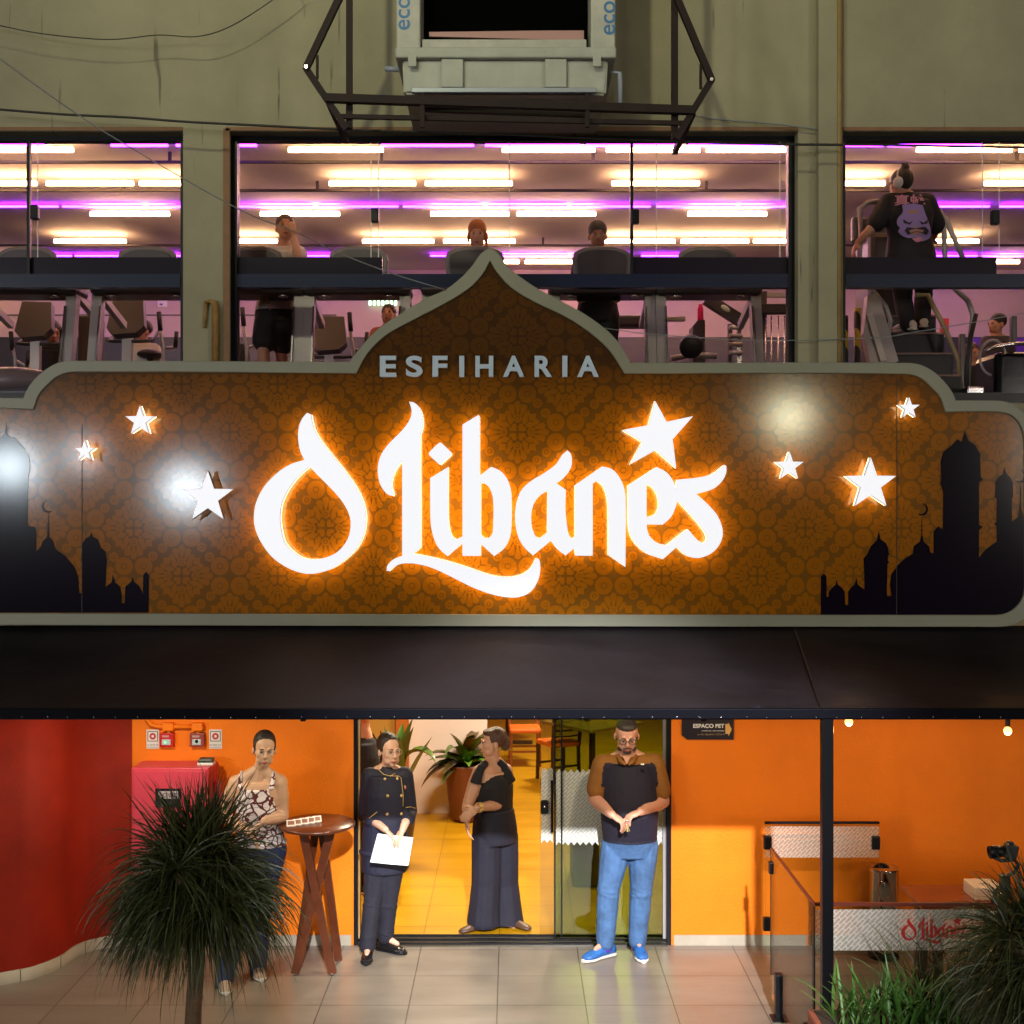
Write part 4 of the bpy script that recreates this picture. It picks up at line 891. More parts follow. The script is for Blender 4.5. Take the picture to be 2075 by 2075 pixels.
def zig(x0, x1, zt, zb, y, step=.047):
    top = []; x = x0; up = 0
    while x < x1: top.append((x, zt-(0 if up else .028))); x += step/2*1.0; up ^= 1
    top.append((x1, zt-.014)); bot = [(a, zb+(0.028 if i % 2 else 0)) for i, (a, _) in enumerate(top)]
    me = curve_mesh([top+bot[::-1]], .002); me.transform(Matrix.Translation((0, y, 0))); return me
zt, zb = P(0, 1558, DY).z, P(0, 1712, DY).z
obj('frosted_film', zig(ST1+.01, JR-.06, zt, zb, DY-.014), M_film, pane2)
obj('frosted_film', zig(DG0+.012, ST1-.012, zt, zb, DY+.055), M_film, pane1)
g = B(); c = P(1103, 1635, DY+.05); rbox(g, (c.x-.03, DY+.03, c.z-.055), (c.x+.03, DY+.058, c.z+.055), .012); obj('lock', g, M_black, pane1)
g = B(); c = P(1104, 1635, DY+.02); ell(g, (c.x, DY+.028, c.z), .012); obj('lock_cylinder', g, M_chrome, pane1)
g = B(); a, c = P(1119, 1582, DY), P(1119, 1688, DY); tube(g, [(a.x, DY+.02, a.z), (a.x, DY+.02, c.z)], .012); obj('door_handle', g, M_black, pane1)
g = B(); rbox(g, (P(1160, 0, 11).x, 11, 0), (P(1215, 0, 11).x, 11.5, .8), .02); setp(obj('indoor_counter', g, mat('olive_counter', (.12, .10, .03), .5)), 'low olive cabinet behind the tinted glass of the entrance', 'cabinet')
# indoor furniture seen at the far end
M_wood = mat('reddish_wood', (.26, .07, .02), .35, var=.25, vscale=14)
M_seat = mat('orange_upholstery', (.75, .16, .02), .5)
M_darkw = mat('dark_wood', (.035, .016, .008), .4)
def chair(px, py, back, rz, lab, m, grp):
    b0 = floorpt(px, py); t = thing('dining_chair', lab, 'chair', b0, grp, rz)
    for sx in (-1, 1):
        for sy in (-1, 1):
            g = B(); bar(g, (sx*.19, sy*.19, 0), (sx*.185, sy*.18, .45 if sy*back < 0 else .45), .035); obj('leg', g, m, t, True)
    g = B(); rbox(g, (-.21, -.21, .44), (.21, .21, .5), .025); obj('seat', g, M_seat, t, True)
    for sx in (-1, 1): g = B(); bar(g, (sx*.19, back*.19, .45), (sx*.19, back*.25, .98), .035); obj('back_post', g, m, t, True)
    for k in range(6): z = .58+k*.075; g = B(); tube(g, [(-.19, back*(.2+.0*k), z), (0, back*.25, z), (.19, back*(.2), z)], .011, 6); obj('back_slat', g, m, t, True)
    for z in (.2,):
        g = B(); bar(g, (-.19, -.19, z), (.19, -.19, z), .025); obj('stretcher', g, m, t, True); g = B(); bar(g, (-.19, .19, z), (.19, .19, z), .025); obj('stretcher', g, m, t, True)
    return t
chair(1063, 1548, 1, .05, 'reddish wooden chair with bright orange seat beyond the woman in black', M_wood, 'dining chairs inside')
chair(1131, 1580, -1, .5, 'dark slatted chair with orange seat seen through the door glass', M_darkw, 'dining chairs inside')
def dtable(px, py, lab, w=.45):
    b0 = floorpt(px, py); t = thing('dining_table', lab, 'table', b0)
    g = B(); rbox(g, (-w, -w, .73), (w, w, .77), .01, Matrix.Rotation(.7, 4, 'Z')); obj('tabletop', g, mat('olive_wood', (.20, .12, .03), .25), t, True)
    g = B(); tube(g, [(0, 0, .05), (0, 0, .73)], .04); obj('pedestal', g, M_darkw, t, True)
    for a in (0, PI/2): g = B(); bar(g, (-.35*math.cos(a), -.35*math.sin(a), .03), (.35*math.cos(a), .35*math.sin(a), .03), .05); obj('foot', g, M_darkw, t, True)
    return t
dtable(1200, 1588, 'square wooden dining table seen through the tinted glass')
g = B(); c = floorpt(1195, 1588); lathe(g, [(.03, 0), (.032, .02), (.03, .12), (.012, .16), (.012, .2)], (c.x-.03, c.y, .77), 16); setp(obj('sauce_bottle', g, M_darkw), 'small dark bottle standing on the square dining table', 'bottle')
dtable(1030, 1508, 'dark table far back beyond the reddish chair', .4)
# ---------------------------------------------------------------- potted plants indoors
def leafblade(g, base, d0, L, w, droop, n=7, fold=.25):
    d = Vector(d0).normalized(); p = Vector(base); side = d.cross(Vector((0, 0, 1)));
    if side.length < .1: side = Vector((1, 0, 0))
    side.normalize(); prev = None
    for k in range(n+1):
        t = k/n; ww = w*math.sin(PI*min(1, .12+t*.9))**.8*(1 if t < .98 else .05)
        up = side.cross(d).normalized()
        row = [g.verts.new(p-side*ww/2+up*ww*fold), g.verts.new(p), g.verts.new(p+side*ww/2+up*ww*fold)]
        if prev:
            for a in (0, 1): f = g.faces.new((prev[a], prev[a+1], row[a+1], row[a])); f.smooth = True
        prev = row; p = p+d*L/n; d = (d+Vector((0, 0, -droop/n))).normalized()
def leafmat(name, c1, c2, rough=.4):
    m = mat(name, c1, rough); n = m.node_tree; b = n.nodes['Principled BSDF']; g = node(m, 'ShaderNodeNewGeometry')
    cr = node(m, 'ShaderNodeValToRGB'); cr.color_ramp.elements[0].color = (*c1, 1); cr.color_ramp.elements[1].color = (*c2, 1)
    n.links.new(g.outputs['Random Per Island'], cr.inputs[0]); n.links.new(cr.outputs[0], b.inputs['Base Color']); return m
M_leafp = leafmat('bromeliad_leaf', (.04, .13, .015), (.10, .05, .02), .3)
M_leafg = leafmat('fresh_green_leaf', (.05, .20, .02), (.12, .26, .03), .3)
PD = df(1662)
t = thing('potted_plant', 'big leafy plant in a tall brown pot behind the woman in the black dress', 'potted plant', (P(945, 0, PD).x, PD, 0))
c = Vector((P(945, 0, PD).x, PD, 0))
g = B(); lathe(g, [(.13, 0), (.17, .05), (.2, .25), (.245, .6), (.25, .62), (.225, .62), (.22, .57), (.05, .56)], c, 28); obj('pot', g, mat('brown_pot', (.14, .04, .018), .45, var=.1), t)
g = B(); lathe(g, [(.2, .58), (.21, .6)], c, 20); obj('soil', g, mat('pale_gravel', (.5, .42, .28), .8, bump=.8, bscale=80), t)
g = B()
for k in range(26):
    a = 2*PI*k/26*3.3+random.random()*.4; e = random.uniform(.25, 1.3); leafblade(g, c+Vector((0, 0, .58)), (math.cos(a)*math.cos(e), math.sin(a)*math.cos(e), math.sin(e)), random.uniform(.38, .62), .13, random.uniform(.8, 2.2))
obj('leaves', g, M_leafp, t)
g = B()
for k in range(12):
    a = 2*PI*k/12+random.random(); e = random.uniform(.5, 1.4); leafblade(g, c+Vector((0, -.05, .58)), (math.cos(a)*math.cos(e), -abs(math.sin(a)*math.cos(e)), math.sin(e)), random.uniform(.25, .42), .11, 1.0)
obj('young_leaves', g, M_leafg, t)
PD2 = 11.6
t = thing('potted_plant', 'broad leaved plant half hidden behind the chef jacket', 'potted plant', (P(800, 0, PD2).x, PD2, 0)); c = Vector((P(800, 0, PD2).x, PD2, 0))
g = B(); lathe(g, [(.13, 0), (.2, .5), (.2, .52), (.17, .5)], c, 24); obj('pot', g, mat('dark_pot', (.05, .03, .02), .5), t)
g = B()
for k in range(9): a = 2*PI*k/9; e = random.uniform(.9, 1.45); leafblade(g, c+Vector((0, 0, .5)), (math.cos(a)*math.cos(e), math.sin(a)*math.cos(e), math.sin(e)), random.uniform(.8, 1.0), .17, random.uniform(.4, 1.6), 9)
leafblade(g, P(765, 1575, PD2), (-.1, 0, 1), .42, .16, .1); leafblade(g, P(820, 1540, PD2), (.7, -.2, .9), .38, .16, 2.4)
obj('leaves', g, M_leafp, t)

# ---------------------------------------------------------------- things on the left wall
HD = WALL-.28
t = thing('hydrant_cabinet', 'large crimson fire hydrant cabinet on the orange wall', 'fire cabinet', (P(345, 0, HD).x, WALL, P(0, 1800, HD).z))
x0, x1 = P(266, 0, HD).x, P(423, 0, HD).x; z1, z0 = P(0, 1556, HD).z, P(0, 1800, HD).z
M_crim = mat('crimson_enamel', (.62, .05, .085), .35, var=.06)
g = B(); rbox(g, (x0, HD, z0), (x1, WALL-.003, z1), .008); obj('body', g, M_crim, t)
g = B(); rbox(g, (x0+.02, HD-.012, z0+.02), (x1-.02, HD-.002, z1-.02), .004); door = obj('door', g, M_crim, t)
wx0, wx1, wz0, wz1 = P(316, 0, HD).x, P(368, 0, HD).x, P(0, 1635, HD).z, P(0, 1597, HD).z
g = B(); rbox(g, (wx0, HD-.018, wz0), (wx1, HD-.0125, wz1), .002); obj('window', g, mat('inspection_glass', (.015, .012, .02), .1), door)
g = B(); a, c = P(323, 1617, HD), P(362, 1602, HD); box(g, (a.x, HD-.021, a.z), (c.x, HD-.0185, c.z)); obj('label_plate', g, mat('pale_plate', (.5, .42, .45), .5), door)
obj('lettering', fit_text('INCÊNDIO', a.x+.006, c.x-.006, a.z+.008, c.z-.004, HD-.0225, .001, .01), mat('dark_ink', (.06, .03, .03), .5), door)
g = B(); c = P(388, 1672, HD-.015); ell(g, c, (.016, .012, .016)); obj('latch', g, M_chrome, door)
t = thing('junction_box', 'small grey and white fitting lying on top of the crimson cabinet', 'fitting', P(418, 1550, HD+.12))
g = B(); c = P(418, 1545, HD+.12); rbox(g, (c.x-.06, c.y-.04, z1), (c.x+.06, c.y+.05, z1+.022), .006); obj('base', g, M_white, t)
g = B(); rbox(g, (c.x-.055, c.y-.045, z1+.0225), (c.x+.055, c.y+.05, z1+.05), .01); obj('cover', g, mat('dark_green_plastic', (.03, .05, .04), .4), t)
t = thing('hydrant_pipe', 'crimson pipe stub with wheel beside the fire cabinet', 'pipe', P(440, 1592, WALL-.1))
g = B(); tube(g, [P(424, 1592, WALL-.12), P(440, 1592, WALL-.12), P(441, 1606, WALL-.12), P(441, 1700, WALL-.12)], .035, 12); obj('pipe', g, M_crim, t)
g = B(); tube(g, [P(436, 1592, WALL-.12), P(443, 1592, WALL-.12)], .048, 14); obj('collar', g, M_crim, t)
g = B(); tube(g, [P(436, 1655, WALL-.35), P(423, 1672, WALL-.35), P(416, 1700, WALL-.35), P(424, 1725, WALL-.33), P(445, 1705, WALL-.33), P(452, 1698, WALL-.33)], .012, 8); setp(obj('hose', g, M_white), 'white hose loop beside the fire cabinet behind the grassy plant', 'hose')
def alarm(px, lab, m, led):
    c = P(px, 1497, WALL); t = thing('alarm_box', lab, 'fire alarm', (c.x, WALL, c.z-.055), 'fire alarm boxes')
    g = B(); rbox(g, (c.x-.055, WALL-.05, c.z-.055), (c.x+.055, WALL-.002, c.z+.052), .006); obj('casing', g, m, t)
    g = B(); rbox(g, (c.x-.035, WALL-.054, c.z-.038), (c.x+.032, WALL-.0505, c.z+.005), .003); obj('display', g, mat('pale_blue_display', (.45, .58, .6), .3), t)
    if led: g = B(); ell(g, (c.x-.008, WALL-.056, c.z-.018), .006); obj('indicator', g, mat('green_led', (.1, .9, .2), .4, emit=(.1, 1, .25), estr=3), t)
    else: g = B(); ell(g, (c.x, WALL-.056, c.z-.01), (.012, .006, .014)); obj('button', g, M_black, t)
    g = B()
    for z in (.03, .022): box(g, (c.x-.035, WALL-.0515, c.z+z), (c.x+.02, WALL-.0503, c.z+z+.003))
    obj('print_lines', g, M_white, t)
alarm(341, 'red fire alarm box with a small green light', mat('alarm_red', (.5, .01, .01), .35), 1)
alarm(402, 'dull red fire alarm box with a black button', mat('dull_red', (.28, .04, .03), .5), 0)
def fsign(px, lab, w1, w2):
    c = P(px, 1497, WALL); x0, x1 = c.x-.049, c.x+.049; z1, z0 = P(0, 1478, WALL).z, P(0, 1517, WALL).z
    t = thing('safety_sign', lab, 'safety sign', (c.x, WALL, z0), 'small white safety signs')
    g = B(); rbox(g, (x0, WALL-.006, z0), (x1, WALL-.002, z1), .001); obj('plate', g, M_white, t)
    zc = z1-.052; g = B()
    for a, b_ in (((-.04, -.04), (.04, -.035)), ((-.04, .035), (.04, .04)), ((-.04, -.035), (-.035, .035)), ((.035, -.035), (.04, .035))): box(g, (c.x+a[0], WALL-.0075, zc+a[1]), (c.x+b_[0], WALL-.0062, zc+b_[1]))
    obj('frame', g, mat('sign_brown', (.12, .03, .02), .5), t)
    circ = lambda r: [(c.x+r*math.cos(2*PI*k/24), zc+r*math.sin(2*PI*k/24)) for k in range(24)]
    me = curve_mesh([circ(.025), circ(.011)], .0012); me.transform(Matrix.Translation((0, WALL-.007, 0))); obj('red_ring', me, mat('sign_red', (.5, .01, .02), .5), t)
    for s, zz in ((w1, z0+.024), (w2, z0+.006)): obj('lettering', fit_text(s, x0+.006, x1-.006, zz, zz+.012, WALL-.0068, .0008, 0), mat('grey_ink', (.2, .18, .2), .6), t)
fsign(310, 'left white sign with red ring beside the alarm box with the green light', 'ALARME DE', 'INCÊNDIO')
fsign(437, 'right white sign with red ring beside the alarm box with black button', 'BOMBA DE', 'INCÊNDIO')
t = thing('conduit', 'orange painted conduit with two boxes above the fire alarms', 'conduit', P(341, 1470, WALL))
g = B(); tube(g, [P(297, 1440, WALL-.03), P(298, 1458, WALL-.03), P(306, 1469, WALL-.03), P(320, 1472, WALL-.03), P(400, 1473, WALL-.03)], .017, 10); obj('tube', g, M_orange, t)
for px in (342, 401): c = P(px, 1472, WALL-.03); g = B(); rbox(g, (c.x-.042, WALL-.065, c.z-.03), (c.x+.042, WALL-.002, c.z+.03), .008); tube(g, [c, c-Vector((0, 0, .07))], .012); obj('box', g, M_orange, t)
# ESPACO PET sign
px = thing('direction_sign', 'black plaque reading ESPAÇO PET with an arrow, cut by the awning', 'sign', P(1433, 1500, WALL))
out = [P(x, y, WALL).xz.to_tuple() for x, y in ((1381, 1440), (1486, 1440), (1486, 1498), (1392, 1498), (1381, 1489))]
g = B(); prism(g, out, WALL-.018, WALL-.002); obj('plaque', g, mat('plaque_black', (.012, .01, .02), .35), px)
def ptxt(s, x0, x1, y0, y1, m, bold=0, nm='lettering'): return obj(nm, fit_text(s, P(x0, 0, WALL).x, P(x1, 0, WALL).x, P(0, y1, WALL).z, P(0, y0, WALL).z, WALL-.019, .0012, bold), m, px)
ptxt('ESPAÇO PET', 1404, 1467, 1466, 1476, mat('sign_white', (.8, .8, .78), .5), .03)
ptxt('ambiente climatizado', 1421, 1467, 1478.5, 1481, mat('sign_white', (.8, .8, .78), .5))
ptxt('مساحة الحيوانات الأليفة', 1413, 1468, 1484, 1489.5, mat('sign_gold', (.5, .35, .15), .5))
g = B(); prism(g, [P(x, y, WALL).xz.to_tuple() for x, y in ((1469, 1466), (1475, 1466), (1475, 1463), (1482, 1477), (1475, 1491), (1475, 1486), (1469, 1486))], WALL-.0205, WALL-.0185); obj('arrow', g, mat('arrow_gold', (.75, .42, .12), .5), px)

# ---------------------------------------------------------------- bistro table
TD = 8.95; tz = P(0, 1667, TD).z; tc = P(642, 0, TD)
t = thing('bistro_table', 'tall round brown standing table on crossed plank legs', 'table', (tc.x, TD, 0))
M_tab = mat('mahogany', (.10, .024, .008), .3, var=.3, vscale=8, coat=.2)
g = B(); lathe(g, [(.27, 0), (.278, .006), (.278, .018), (.272, .024), (.1, .0245)], (tc.x, TD, tz-.024), 48); obj('tabletop', g, M_tab, t)
def at(px, d): return P(px, 0, d).x
for (xa, ya, xb, yb, w) in ((613, TD-.05, 674, df(1976), .06), (651, TD+.08, 686, df(1949), .056), (673, TD-.02, 598, df(1976), .062), (641, TD+.06, 603, df(1955), .056)):
    g = B(); bar(g, (at(xa, ya), ya, tz-.025), (at(xb, yb), yb, .015), w, .035, (0, 1, 0)); o = obj('leg', g, M_tab, t)
    g = B(); lathe(g, [(.012, 0), (.012, .016)], (at(xb, yb), yb, 0), 12); obj('foot_glide', g, M_chrome, o)
# row of small framed cards lying on the table
M_cream = mat('pale_wood_frame', (.72, .60, .46), .5); M_ph = mat('brown_card', (.22, .08, .04), .4)
for k in range(5):
    c = P(590+k*13.2, 1674-k*4.6, TD-.12+k*.03); zc = tz+.001; t = thing('card_frame', '%s small pale framed card in the overlapping row on the standing table' % ['leftmost', 'second', 'middle', 'fourth', 'rightmost'][k], 'card holder', (c.x, c.y, zc), 'framed cards on the standing table', .25+.1*math.sin(k*2))
    tl = Matrix.Rotation(-.55, 4, 'X')
    me = curve_mesh([[(-.032, 0), (.032, 0), (.032, .045), (-.032, .045)], [(-.024, .008), (.024, .008), (.024, .037), (-.024, .037)]], .008); me.transform(tl); me.transform(Matrix.Translation((0, 0, .004))); obj('frame', me, M_cream, t, True)
    g = B(); box(g, (-.024, -.002, .008), (.024, .002, .037), tl); bmesh.ops.translate(g, vec=(0, 0, .004), verts=g.verts); obj('card', g, M_ph, t, True)
    g = B(); box(g, (-.03, 0, 0), (.03, .04, .004)); obj('base', g, M_cream, t, True)

# ---------------------------------------------------------------- railing on the right
RZ = 1.05; RX = P(1650, 0, 7.21).x; RY0, RY1 = 7.21, df(1722, RZ)
M_filmr = mat('frosted_film_railing', (.8, .8, .74), .5); 
rl = thing('glass_railing', 'glass railing with dark top rail and frosted strip in front of the right terrace', 'railing', (RX, RY0, 0))
def gl_panel(a, b_, z0, z1, nm='pane', th=.01, m=M_rglass):
    g = B(); bar(g, (a[0], a[1], (z0+z1)/2), (b_[0], b_[1], (z0+z1)/2), z1-z0, th, Vector((b_[0]-a[0], b_[1]-a[1], 0)).cross(Vector((0, 0, 1)))); return obj(nm, g, m, rl)
g = B(); box(g, (RX, RY0-.005, .06), (5.5, RY0+.005, RZ)); obj('pane', g, M_rglass, rl)
g = B(); box(g, (RX-.005, RY0+.03, .06), (RX+.005, RY1, RZ)); obj('pane', g, M_rglass, rl)
M_brown = mat('dark_brown_rail', (.10, .02, .012), .35)
g = B(); box(g, (RX, RY0-.012, RZ), (5.5, RY0+.012, RZ+.018)); obj('top_rail', g, M_brown, rl)
g = B(); box(g, (RX-.008, RY0+.013, RZ), (RX+.008, RY1, RZ+.014)); obj('top_rail', g, M_brown, rl)
g = B(); box(g, (RX-.007, RY1-.004, .2), (RX+.007, RY1+.006, RZ-.002)); obj('edge_strip', g, M_black, rl)
g = B(); box(g, (RX-.006, RY0-.008, .06), (RX+.004, RY0-.0055, RZ-.002)); obj('edge_strip', g, M_black, rl)
fz0, fz1 = P(0, 1925, RY0).z, P(0, 1842, RY0).z
M_filmr = M_film.copy(); M_filmr.name = 'frosted_film_railing'; M_filmr.node_tree.nodes['Principled BSDF'].inputs['Alpha'].default_value = .30
for q_, c_ in (('Color1', (.52, .46, .38, 1)), ('Color2', (.48, .42, .35, 1)), ('Mortar', (.85, .8, .7, 1))): [x for x in M_filmr.node_tree.nodes if x.type == 'TEX_BRICK'][0].inputs[q_].default_value = c_
g = B(); box(g, (RX+.008, RY0-.0085, fz0), (5.4, RY0-.0065, fz1)); obj('frosted_film', g, M_filmr, rl)
M_logo = mat('logo_red', (.42, .02, .02), .4, alpha=.9)
def logo_loops(ox, oy, w):   # the sign's own lettering, small
    s = w/(1373-514)
    for i, l in enumerate(LET):
        ls = [[P(ox+(x-514)*s, oy+(y-813)*s, RY0-.011).xz.to_tuple() for x, y in q] for q in l]
        yield curve_mesh(ls, .001)
for me in logo_loops(1826, 1857, 120): me.transform(Matrix.Translation((0, RY0-.0105, 0))); obj('logo', me, M_logo, rl)
for px_, yb_, yy in ((1585, 1940, 8.15), (1642, 2050, 7.35)):
    a = Vector((RX, yy, 0)); g = B(); rbox(g, (RX-.028, yy-.03, 0), (RX+.028, yy+.03, .30), .005); box(g, (RX-.055, yy-.055, 0), (RX+.055, yy+.055, .012)); obj('spigot', g, M_black, rl)
for yy, zz in ((RY1-.01, .93),): g = B(); rbox(g, (RX-.02, yy-.02, zz-.04), (RX+.02, yy+.03, zz+.04), .005); obj('clamp', g, M_black, rl)
# glass gate close to the wall
GY = WALL-.42
gt = thing('glass_gate', 'low glass gate with frosted top band against the orange wall', 'gate', (P(1668, 0, GY).x, GY, 0))
x0, x1 = P(1550, 0, GY).x, P(1781, 0, GY).x; zt = P(0, 1669, GY).z; zb = .07
g = B(); box(g, (x0, GY-.005, zb), (x1, GY+.005, zt)); obj('pane', g, M_rglass, gt)
g = B(); box(g, (x0-.002, GY-.012, zt), (x1+.002, GY+.012, zt+.016)); obj('top_rail', g, M_black, gt)
g = B(); box(g, (x0+.003, GY-.009, P(0, 1737, GY).z), (x1-.003, GY-.006, P(0, 1674, GY).z)); obj('frosted_film', g, M_filmr, gt)
for px_, py_ in ((1555, 1707), (1774, 1707), (1554, 1872)):
    g = B(); c = P(px_, py_, GY); rbox(g, (c.x-.03, GY-.025, c.z-.05), (c.x+.03, GY+.025, c.z+.05), .01); obj('hinge', g, M_black, gt)
g = B(); box(g, (x0, GY+.03, 0), (x1, WALL-.013, .005)); 
g.free()
# bin
BD = df(1938); c = Vector((P(1790, 0, BD).x, BD, 0)); hb = P(0, 1757, BD).z
t = thing('steel_bin', 'shiny steel bin with tilted oval lid behind the glass railing', 'waste bin', c)
g = B(); lathe(g, [(.10, 0), (.112, .01), (.112, hb-.02), (.118, hb-.015), (.118, hb), (.108, hb+.002), (.104, hb-.03), (.02, hb-.04)], c, 32); obj('body', g, mat('polished_steel', (.62, .6, .58), .12, metal=1), t)
g = B(); lathe(g, [(.116, 0), (.116, .05)], c, 32); obj('base_ring', g, M_black, t)
g = B(); ell(g, (0, 0, 0), (.062, .012, .10), Matrix.Translation(c+Vector((-.02, -.122, hb-.15))) @ Matrix.Rotation(-.5, 4, 'Y') @ Matrix.Rotation(.25, 4, 'X')); obj('flap', g, mat('polished_steel', (.62, .6, .58), .12, metal=1), t)
g = B(); bar(g, c+Vector((.02, -.14, hb-.22)), c+Vector((.11, -.18, hb-.33)), .022, .012); obj('handle', g, M_chrome, t)
# brown table with white box behind the railing
TD2 = 7.9; t = thing('terrace_table', 'reddish brown table behind the railing under the white box', 'table', (P(1915, 0, TD2).x, TD2+.3, 0)); tz2 = P(0, 1835, TD2).z
a, c = P(1868, 0, TD2).x, P(2110, 0, TD2).x
g = B(); rbox(g, (a, TD2, tz2-.035), (c, TD2+.45, tz2), .006); obj('tabletop', g, mat('red_brown_wood', (.20, .045, .015), .3, var=.2, vscale=9), t)
for x in (a+.12, c-.15):
    for y in (TD2+.08, TD2+.38): g = B(); rbox(g, (x-.035, y-.035, 0), (x+.035, y+.035, tz2-.036), .004); obj('leg', g, M_darkw, t)
g = B(); box(g, (a+.16, TD2+.1, tz2-.12), (c-.19, TD2+.12, tz2-.04)); obj('apron', g, M_darkw, t)
g = B(); c = P(1985, 0, TD2+.25); rbox(g, (c.x-.09, TD2+.1, tz2), (c.x+.1, TD2+.3, tz2+.085), .006); setp(obj('napkin_box', g, mat('cream_box', (.62, .5, .4), .5)), 'cream box standing on the reddish brown table', 'box')
# filming camera on a gimbal
CDm = 7.1; t = thing('camera_rig', 'black video camera on a hand gimbal at the right edge', 'camera', P(2035, 1850, CDm))
def cbx(x0, y0, x1, y1, th, nm, rot=0, dy=0):
    a, c = P(x0, y1, CDm), P(x1, y0, CDm); m_ = (a+c)/2; hx, hz = (c.x-a.x)/2, (c.z-a.z)/2; g = B()
    rbox(g, (-hx, -th/2, -hz), (hx, th/2, hz), .01, Matrix.Translation((m_.x, CDm+dy, m_.z)) @ Matrix.Rotation(rot, 4, 'Y')); return obj(nm, g, M_dark, t)
cbx(2034, 1710, 2060, 1740, .06, 'body', .25); cbx(2040, 1704, 2054, 1713, .03, 'viewfinder', .25)
g = B(); a = P(2036, 1724, CDm); lathe(g, [(.03, 0), (.034, .03), (.036, .09), (.03, .092), (.026, .08)], (0, 0, 0), 20, Matrix.Translation(a) @ Matrix.Rotation(-PI/2-.1, 4, 'Y')); obj('lens', g, M_black, t)
g = B(); tube(g, [P(2014, 1737, CDm), P(2030, 1744, CDm), P(2055, 1742, CDm), P(2064, 1752, CDm), P(2056, 1768, CDm), P(2038, 1776, CDm), P(2034, 1790, CDm)], .012, 8); obj('gimbal_arm', g, M_dark, t)
g = B(); tube(g, [P(2036, 1772, CDm), P(2036, 1800, CDm), P(2030, 1840, CDm), P(2028, 1900, CDm)], [.03, .034, .02, .018], 10); obj('grip', g, M_dark, t)
g = B(); tube(g, [P(2033, 1795, CDm), P(2018, 1806, CDm), P(2012, 1830, CDm)], .013, 8); obj('side_handle', g, M_dark, t)
g = B()
for a in (0, 2.1, 4.2): b0 = P(2028, 1895, CDm); tube(g, [b0, Vector((b0.x+.35*math.cos(a), b0.y+.35*math.sin(a), 0))], .012, 6)
obj('tripod_leg', g, M_dark, t)

# ---------------------------------------------------------------- foreground plants
def strand(g, p, d, L, w, stiff, n=9):
    p = Vector(p); d = Vector(d).normalized(); L_ = L/n; prev = None
    side = d.cross(Vector((random.uniform(-1, 1), random.uniform(-1, 1), random.uniform(-.4, 1))))
    if side.length < .05: side = Vector((1, 0, 0))
    side.normalize(); g_ = 1/stiff; curl = Vector((random.uniform(-.05, .05), random.uniform(-.05, .05), 0))
    for k in range(n+1):
        t = k/n; ww = w*(1-t**2.2)+.0006
        row = [g.verts.new(p-side*ww/2), g.verts.new(p+side*ww/2)]
        if prev: f = g.faces.new((prev[0], prev[1], row[1], row[0])); f.smooth = True
        prev = row; p = p+d*L_; d = (d+Vector((0, 0, -g_*(.4+.9*t)*L_*3.0))+curl).normalized(); side = (side-d*side.dot(d)).normalized()
M_grass = leafmat('ponytail_leaf', (.010, .016, .004), (.085, .098, .030), .42)
M_bark = mat('grey_brown_bark', (.13, .075, .04), .85, var=.35, vscale=14, bump=.8, bscale=30)
def ponytail(cx, cy, d, R, lab, n, trunk=True, seed=1):
    random.seed(seed); c = P(cx, cy, d); t = thing('ponytail_palm', lab, 'palm', (c.x, d, 0), 'ponytail palms in front')
    heads = [c+Vector((random.uniform(-.17, .17), random.uniform(-.17, .17), random.uniform(-.20, .12))) for _ in range(14)]
    g = B()
    for k in range(n):
        h = random.choice(heads); a = random.uniform(0, 2*PI); e = math.asin(random.uniform(-.35, .98))
        L = R*random.uniform(.58, 1.1)*(1.0 if e < 1.1 else .75); strand(g, h, (math.cos(a)*math.cos(e), math.sin(a)*math.cos(e), math.sin(e)), L, random.uniform(.004, .0085), random.uniform(.40, .8))
    for k in range(n//9):   # stiff tuft
        a = random.uniform(0, 2*PI); e = random.uniform(.85, 1.5); strand(g, c+Vector((random.uniform(-.08, .08), random.uniform(-.08, .08), .05)), (math.cos(a)*math.cos(e), math.sin(a)*math.cos(e), math.sin(e)), R*random.uniform(.7, 1.25), .012, 2.6)
    for k in range(int(n*.6)):   # long hanging ends
        a = random.uniform(0, 2*PI); e = random.uniform(-.9, .5); r_ = random.uniform(.04, .24); strand(g, c+Vector((r_*math.cos(a), r_*math.sin(a), random.uniform(-.24, .0))), (math.cos(a)*math.cos(e), math.sin(a)*math.cos(e), math.sin(e)), R*random.uniform(.6, 1.05), .007, .42)
    obj('crown', g, M_grass, t, recalc=False)
    if trunk:
        g = B(); tube(g, [(c.x-.04, d, 0), (c.x-.035, d, .35), (c.x-.02, d, .8), (c.x, d, 1.1), c], [.075, .05, .042, .04, .045], 14)
        for h in heads: tube(g, [c-Vector((0, 0, .15)), h], [.03, .02], 8)
        obj('trunk', g, M_bark, t)
    return t
ponytail(400, 1778, 6.3, .46, 'big bushy ponytail palm on a bare trunk at the lower left', 2800, True, 3)
ponytail(2112, 1935, 6.0, .42, 'ponytail palm cut by the lower right edge of the photo', 2000, True, 5)
PL = 6.55
g = B(); x0 = P(1646, 0, PL).x; zp = P(0, 2062, PL).z
rbox(g, (x0, PL-.3, 0), (3.2, PL+.12, zp), .015); 
t = thing('planter', 'long terracotta planter box along the bottom right edge', 'planter', (x0+.8, PL, 0)); obj('trough', g, mat('terracotta', (.28, .07, .035), .7, var=.15), t)
g = B(); box(g, (x0+.03, PL-.27, zp), (3.17, PL+.09, zp+.004)); obj('soil', g, mat('dark_soil', (.03, .02, .012), .9, bump=1, bscale=50), t)
M_lily = leafmat('lily_leaf', (.05, .15, .02), (.085, .155, .03), .45)
random.seed(11)
